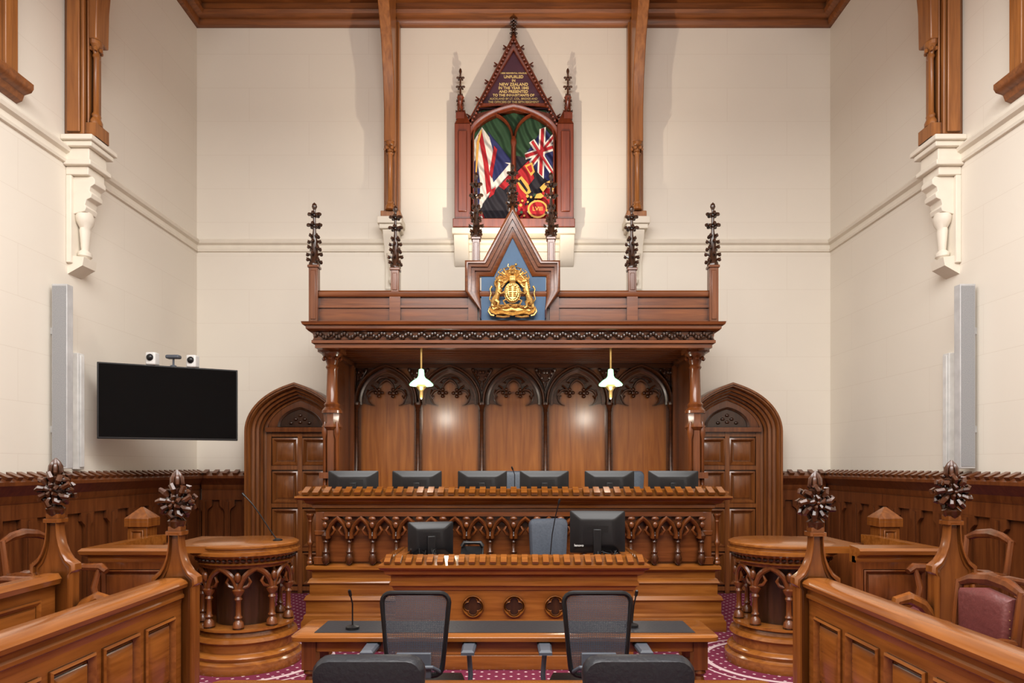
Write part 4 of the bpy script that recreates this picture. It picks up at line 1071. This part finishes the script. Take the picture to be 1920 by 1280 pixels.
solo(flagmesh(L),'regimental_flag',(fx(925),D-.05,fz(412)),FM,'old red white and blue union flag draped with black folds','flag',group='flags in the display case')
L=[(3,[(963,285),(985,290),(1000,270),(1042,330),(1042,412),(963,412)]),
   (1,[(985,285),(1020,232),(1042,258),(1042,345),(1010,320)]),
   (0,[(1012,236),(1024,232),(1020,330),(1008,318)]),(0,[(984,282),(1042,262),(1042,276),(986,294)]),(0,[(992,262),(1002,255),(1042,320),(1042,335)]),(0,[(1042,240),(1042,255),(998,310),(990,300)]),
   (2,[(1015,236),(1021,234),(1017,326),(1011,320)]),(2,[(984,285),(1042,266),(1042,272),(986,291)]),(2,[(996,262),(1000,258),(1042,325),(1042,330)]),(2,[(1042,244),(1042,250),(998,306),(994,302)]),
   (2,[(966,322),(992,296),(1002,330),(985,352),(992,392),(966,402)]),
   (4,[(968,334),(978,326),(990,340),(996,356),(988,362),(976,350)]),
   (4,[(984,306),(998,300),(1003,318),(996,326)]),
   (3,[(972,336),(976,332),(990,352),(988,357)]),
   (2,[(988,309),(996,305),(999,317),(995,320)]),
   (2,[(1000,385),(1012,362),(1030,345),(1042,350),(1042,380),(1034,400),(1020,412),(990,412),(978,400),(985,378)])]
rq=random.Random(9)
for k in range(34):
    a=rq.uniform(976,1040); bq=rq.uniform(352,410); r_=rq.uniform(1.5,3.4); c_=rq.choice([4,4,2,5,0,3])
    L.append((c_,[(a+r_*math.cos(j*pi/3),bq+r_*math.sin(j*pi/3)) for j in range(6)]))
L+=[(4,[(1008+19*math.cos(k*pi/10),392+17*math.sin(k*pi/10)) for k in range(20)]),
   (2,[(1008+15.5*math.cos(k*pi/10),392+13.5*math.sin(k*pi/10)) for k in range(20)]),
   (4,[(1012,352),(1020,344),(1032,338),(1040,350),(1036,358),(1026,350),(1018,360)]),
   (4,[(1002,372),(1006,364),(1014,362),(1020,368),(1014,372)])]
fl=solo(flagmesh(L),'regimental_flag',(fx(1003),D-.05,fz(412)),FM,'embroidered regimental colour with union canton, gold scrolls and roundel','flag',group='flags in the display case')
text('LVIII',.075,fx(1008),D-.053-.0018*len(L),fz(392),FY,fl,'embroidered_numeral',.001)
# ================================================================ AV
t=thing('television',(0,0,0),'large black wall-mounted flat television tilted into the room','television')
m=M().box(-.64,.64,-.02,.03,-.375,.375)
part(m,'casing',t,BLACK,bevel=.006); part(M().box(-.625,.625,-.023,-.0195,-.355,.362),'screen',t,SCREEN,'glossy dark screen')
part(M().box(-.2,.2,.03,.07,-.15,.15).tube([(0,.05,0),(-.15,.3,0),(-.3,.45,0)],.03,8),'wall_mount',t,BLACK)
t.location=(-3.505,6.97,2.335); t.rotation_euler=(0,0,math.atan2(.6,1.13))
def TVp(u): 
    a=math.atan2(.6,1.13); return (-3.505+u*math.cos(a),6.97+u*math.sin(a)+.02)
vc=None
for u in (-.17,.2):
    x,y=TVp(u)
    if vc is None:
        t=thing('video_camera',(x,y,2.71),'small white video camera on top of the television','camera',group='cameras on the television')
        part(M().box(x-.05,x+.05,y-.05,y+.05,2.71,2.84),'body',t,WHT,bevel=.015)
        part(M().ball((x,y-.05,2.785),(.035,.03,.035),14,8),'lens',t,BLACK)
        vc=t
    else: dup(vc,(x,y,2.71))
x,y=TVp(.02)
t=thing('webcam',(x,y,2.71),'grey conference webcam on a small stand above the television','webcam')
part(M().lathe(x,y,[(.03,2.71),(.03,2.72),(.01,2.73),(.01,2.79)],10),'stand',t,GREYP); part(M().box(x-.07,x+.07,y-.04,y+.04,2.79,2.83),'body',t,GREYP,bevel=.015)
for mi in (False,True):
    MIR=mi
    x=-4.13; y=6.25
    t=thing('column_speaker',(x,y,1.66),'tall slim grey column loudspeaker mounted on the wall','speaker',group='column speakers')
    part(M().box(x-.07,x+.07,y-.045,y+.045,1.67,3.35),'cabinet',t,SPC,bevel=.006)
    part(M().box(x-.06,x+.062,y-.05,y-.044,1.69,3.33),'grille',t,SPK,'grey perforated grille')
    part(M().box(-W,x-.06,y-.0,y+.04,2.0,2.06).box(-W,x-.06,y-.0,y+.04,2.9,2.96),'bracket',t,SPC)
    solo(M().box(-W,-4.18,6.55,6.65,1.66,2.78).box(-4.18,-4.165,6.57,6.63,1.68,2.76),'cable_conduit',(-W,6.62,1.64),WHT,'white vertical cable trunking on the wall','cable trunking',group='cable trunking',bevel=.006)
MIR=False
# ================================================================ LIGHT
def area(loc,rot,sx,sy,e,c):
    l=bpy.data.lights.new('area','AREA'); l.shape='RECTANGLE'; l.size=sx; l.size_y=sy; l.energy=e; l.color=c
    o=bpy.data.objects.new('unseen_area_light',l); COL.objects.link(o); o.location=loc; o.rotation_euler=rot
area((0,3.2,6.0),(math.radians(4),0,0),5.5,3.2,470,(1,.985,.955))  # unseen overhead light, set low so the lower walls brighten
area((0,-1.8,6.9),(math.radians(56),0,0),6,1.6,400,(1,.985,.96))  # unseen fill added high behind the camera to brighten front faces
def spot(loc,tgt,e,ang,c,r=.05):
    l=bpy.data.lights.new('spot','SPOT'); l.energy=e; l.spot_size=ang; l.spot_blend=1; l.color=c; l.shadow_soft_size=r
    o=bpy.data.objects.new('uplight',l); COL.objects.link(o); o.location=loc
    o.rotation_euler=(Vector(tgt)-Vector(loc)).to_track_quat('-Z','Y').to_euler()
spot((0,7.72,3.75),(0,8.8,7.6),330,math.radians(112),(1,.84,.64),.03)
w=bpy.data.worlds.new('world'); S.world=w; w.use_nodes=True
w.node_tree.nodes['Background'].inputs[0].default_value=(.9,.95,1,1); w.node_tree.nodes['Background'].inputs[1].default_value=.4
cam=bpy.data.cameras.new('camera'); co=bpy.data.objects.new('camera',cam); COL.objects.link(co)
co.location=(0,0,1.7); co.rotation_euler=(pi/2,0,0); cam.lens=24; cam.sensor_width=36
cam.shift_x=-3/1920; cam.shift_y=232/1920; cam.clip_start=.05
S.camera=co
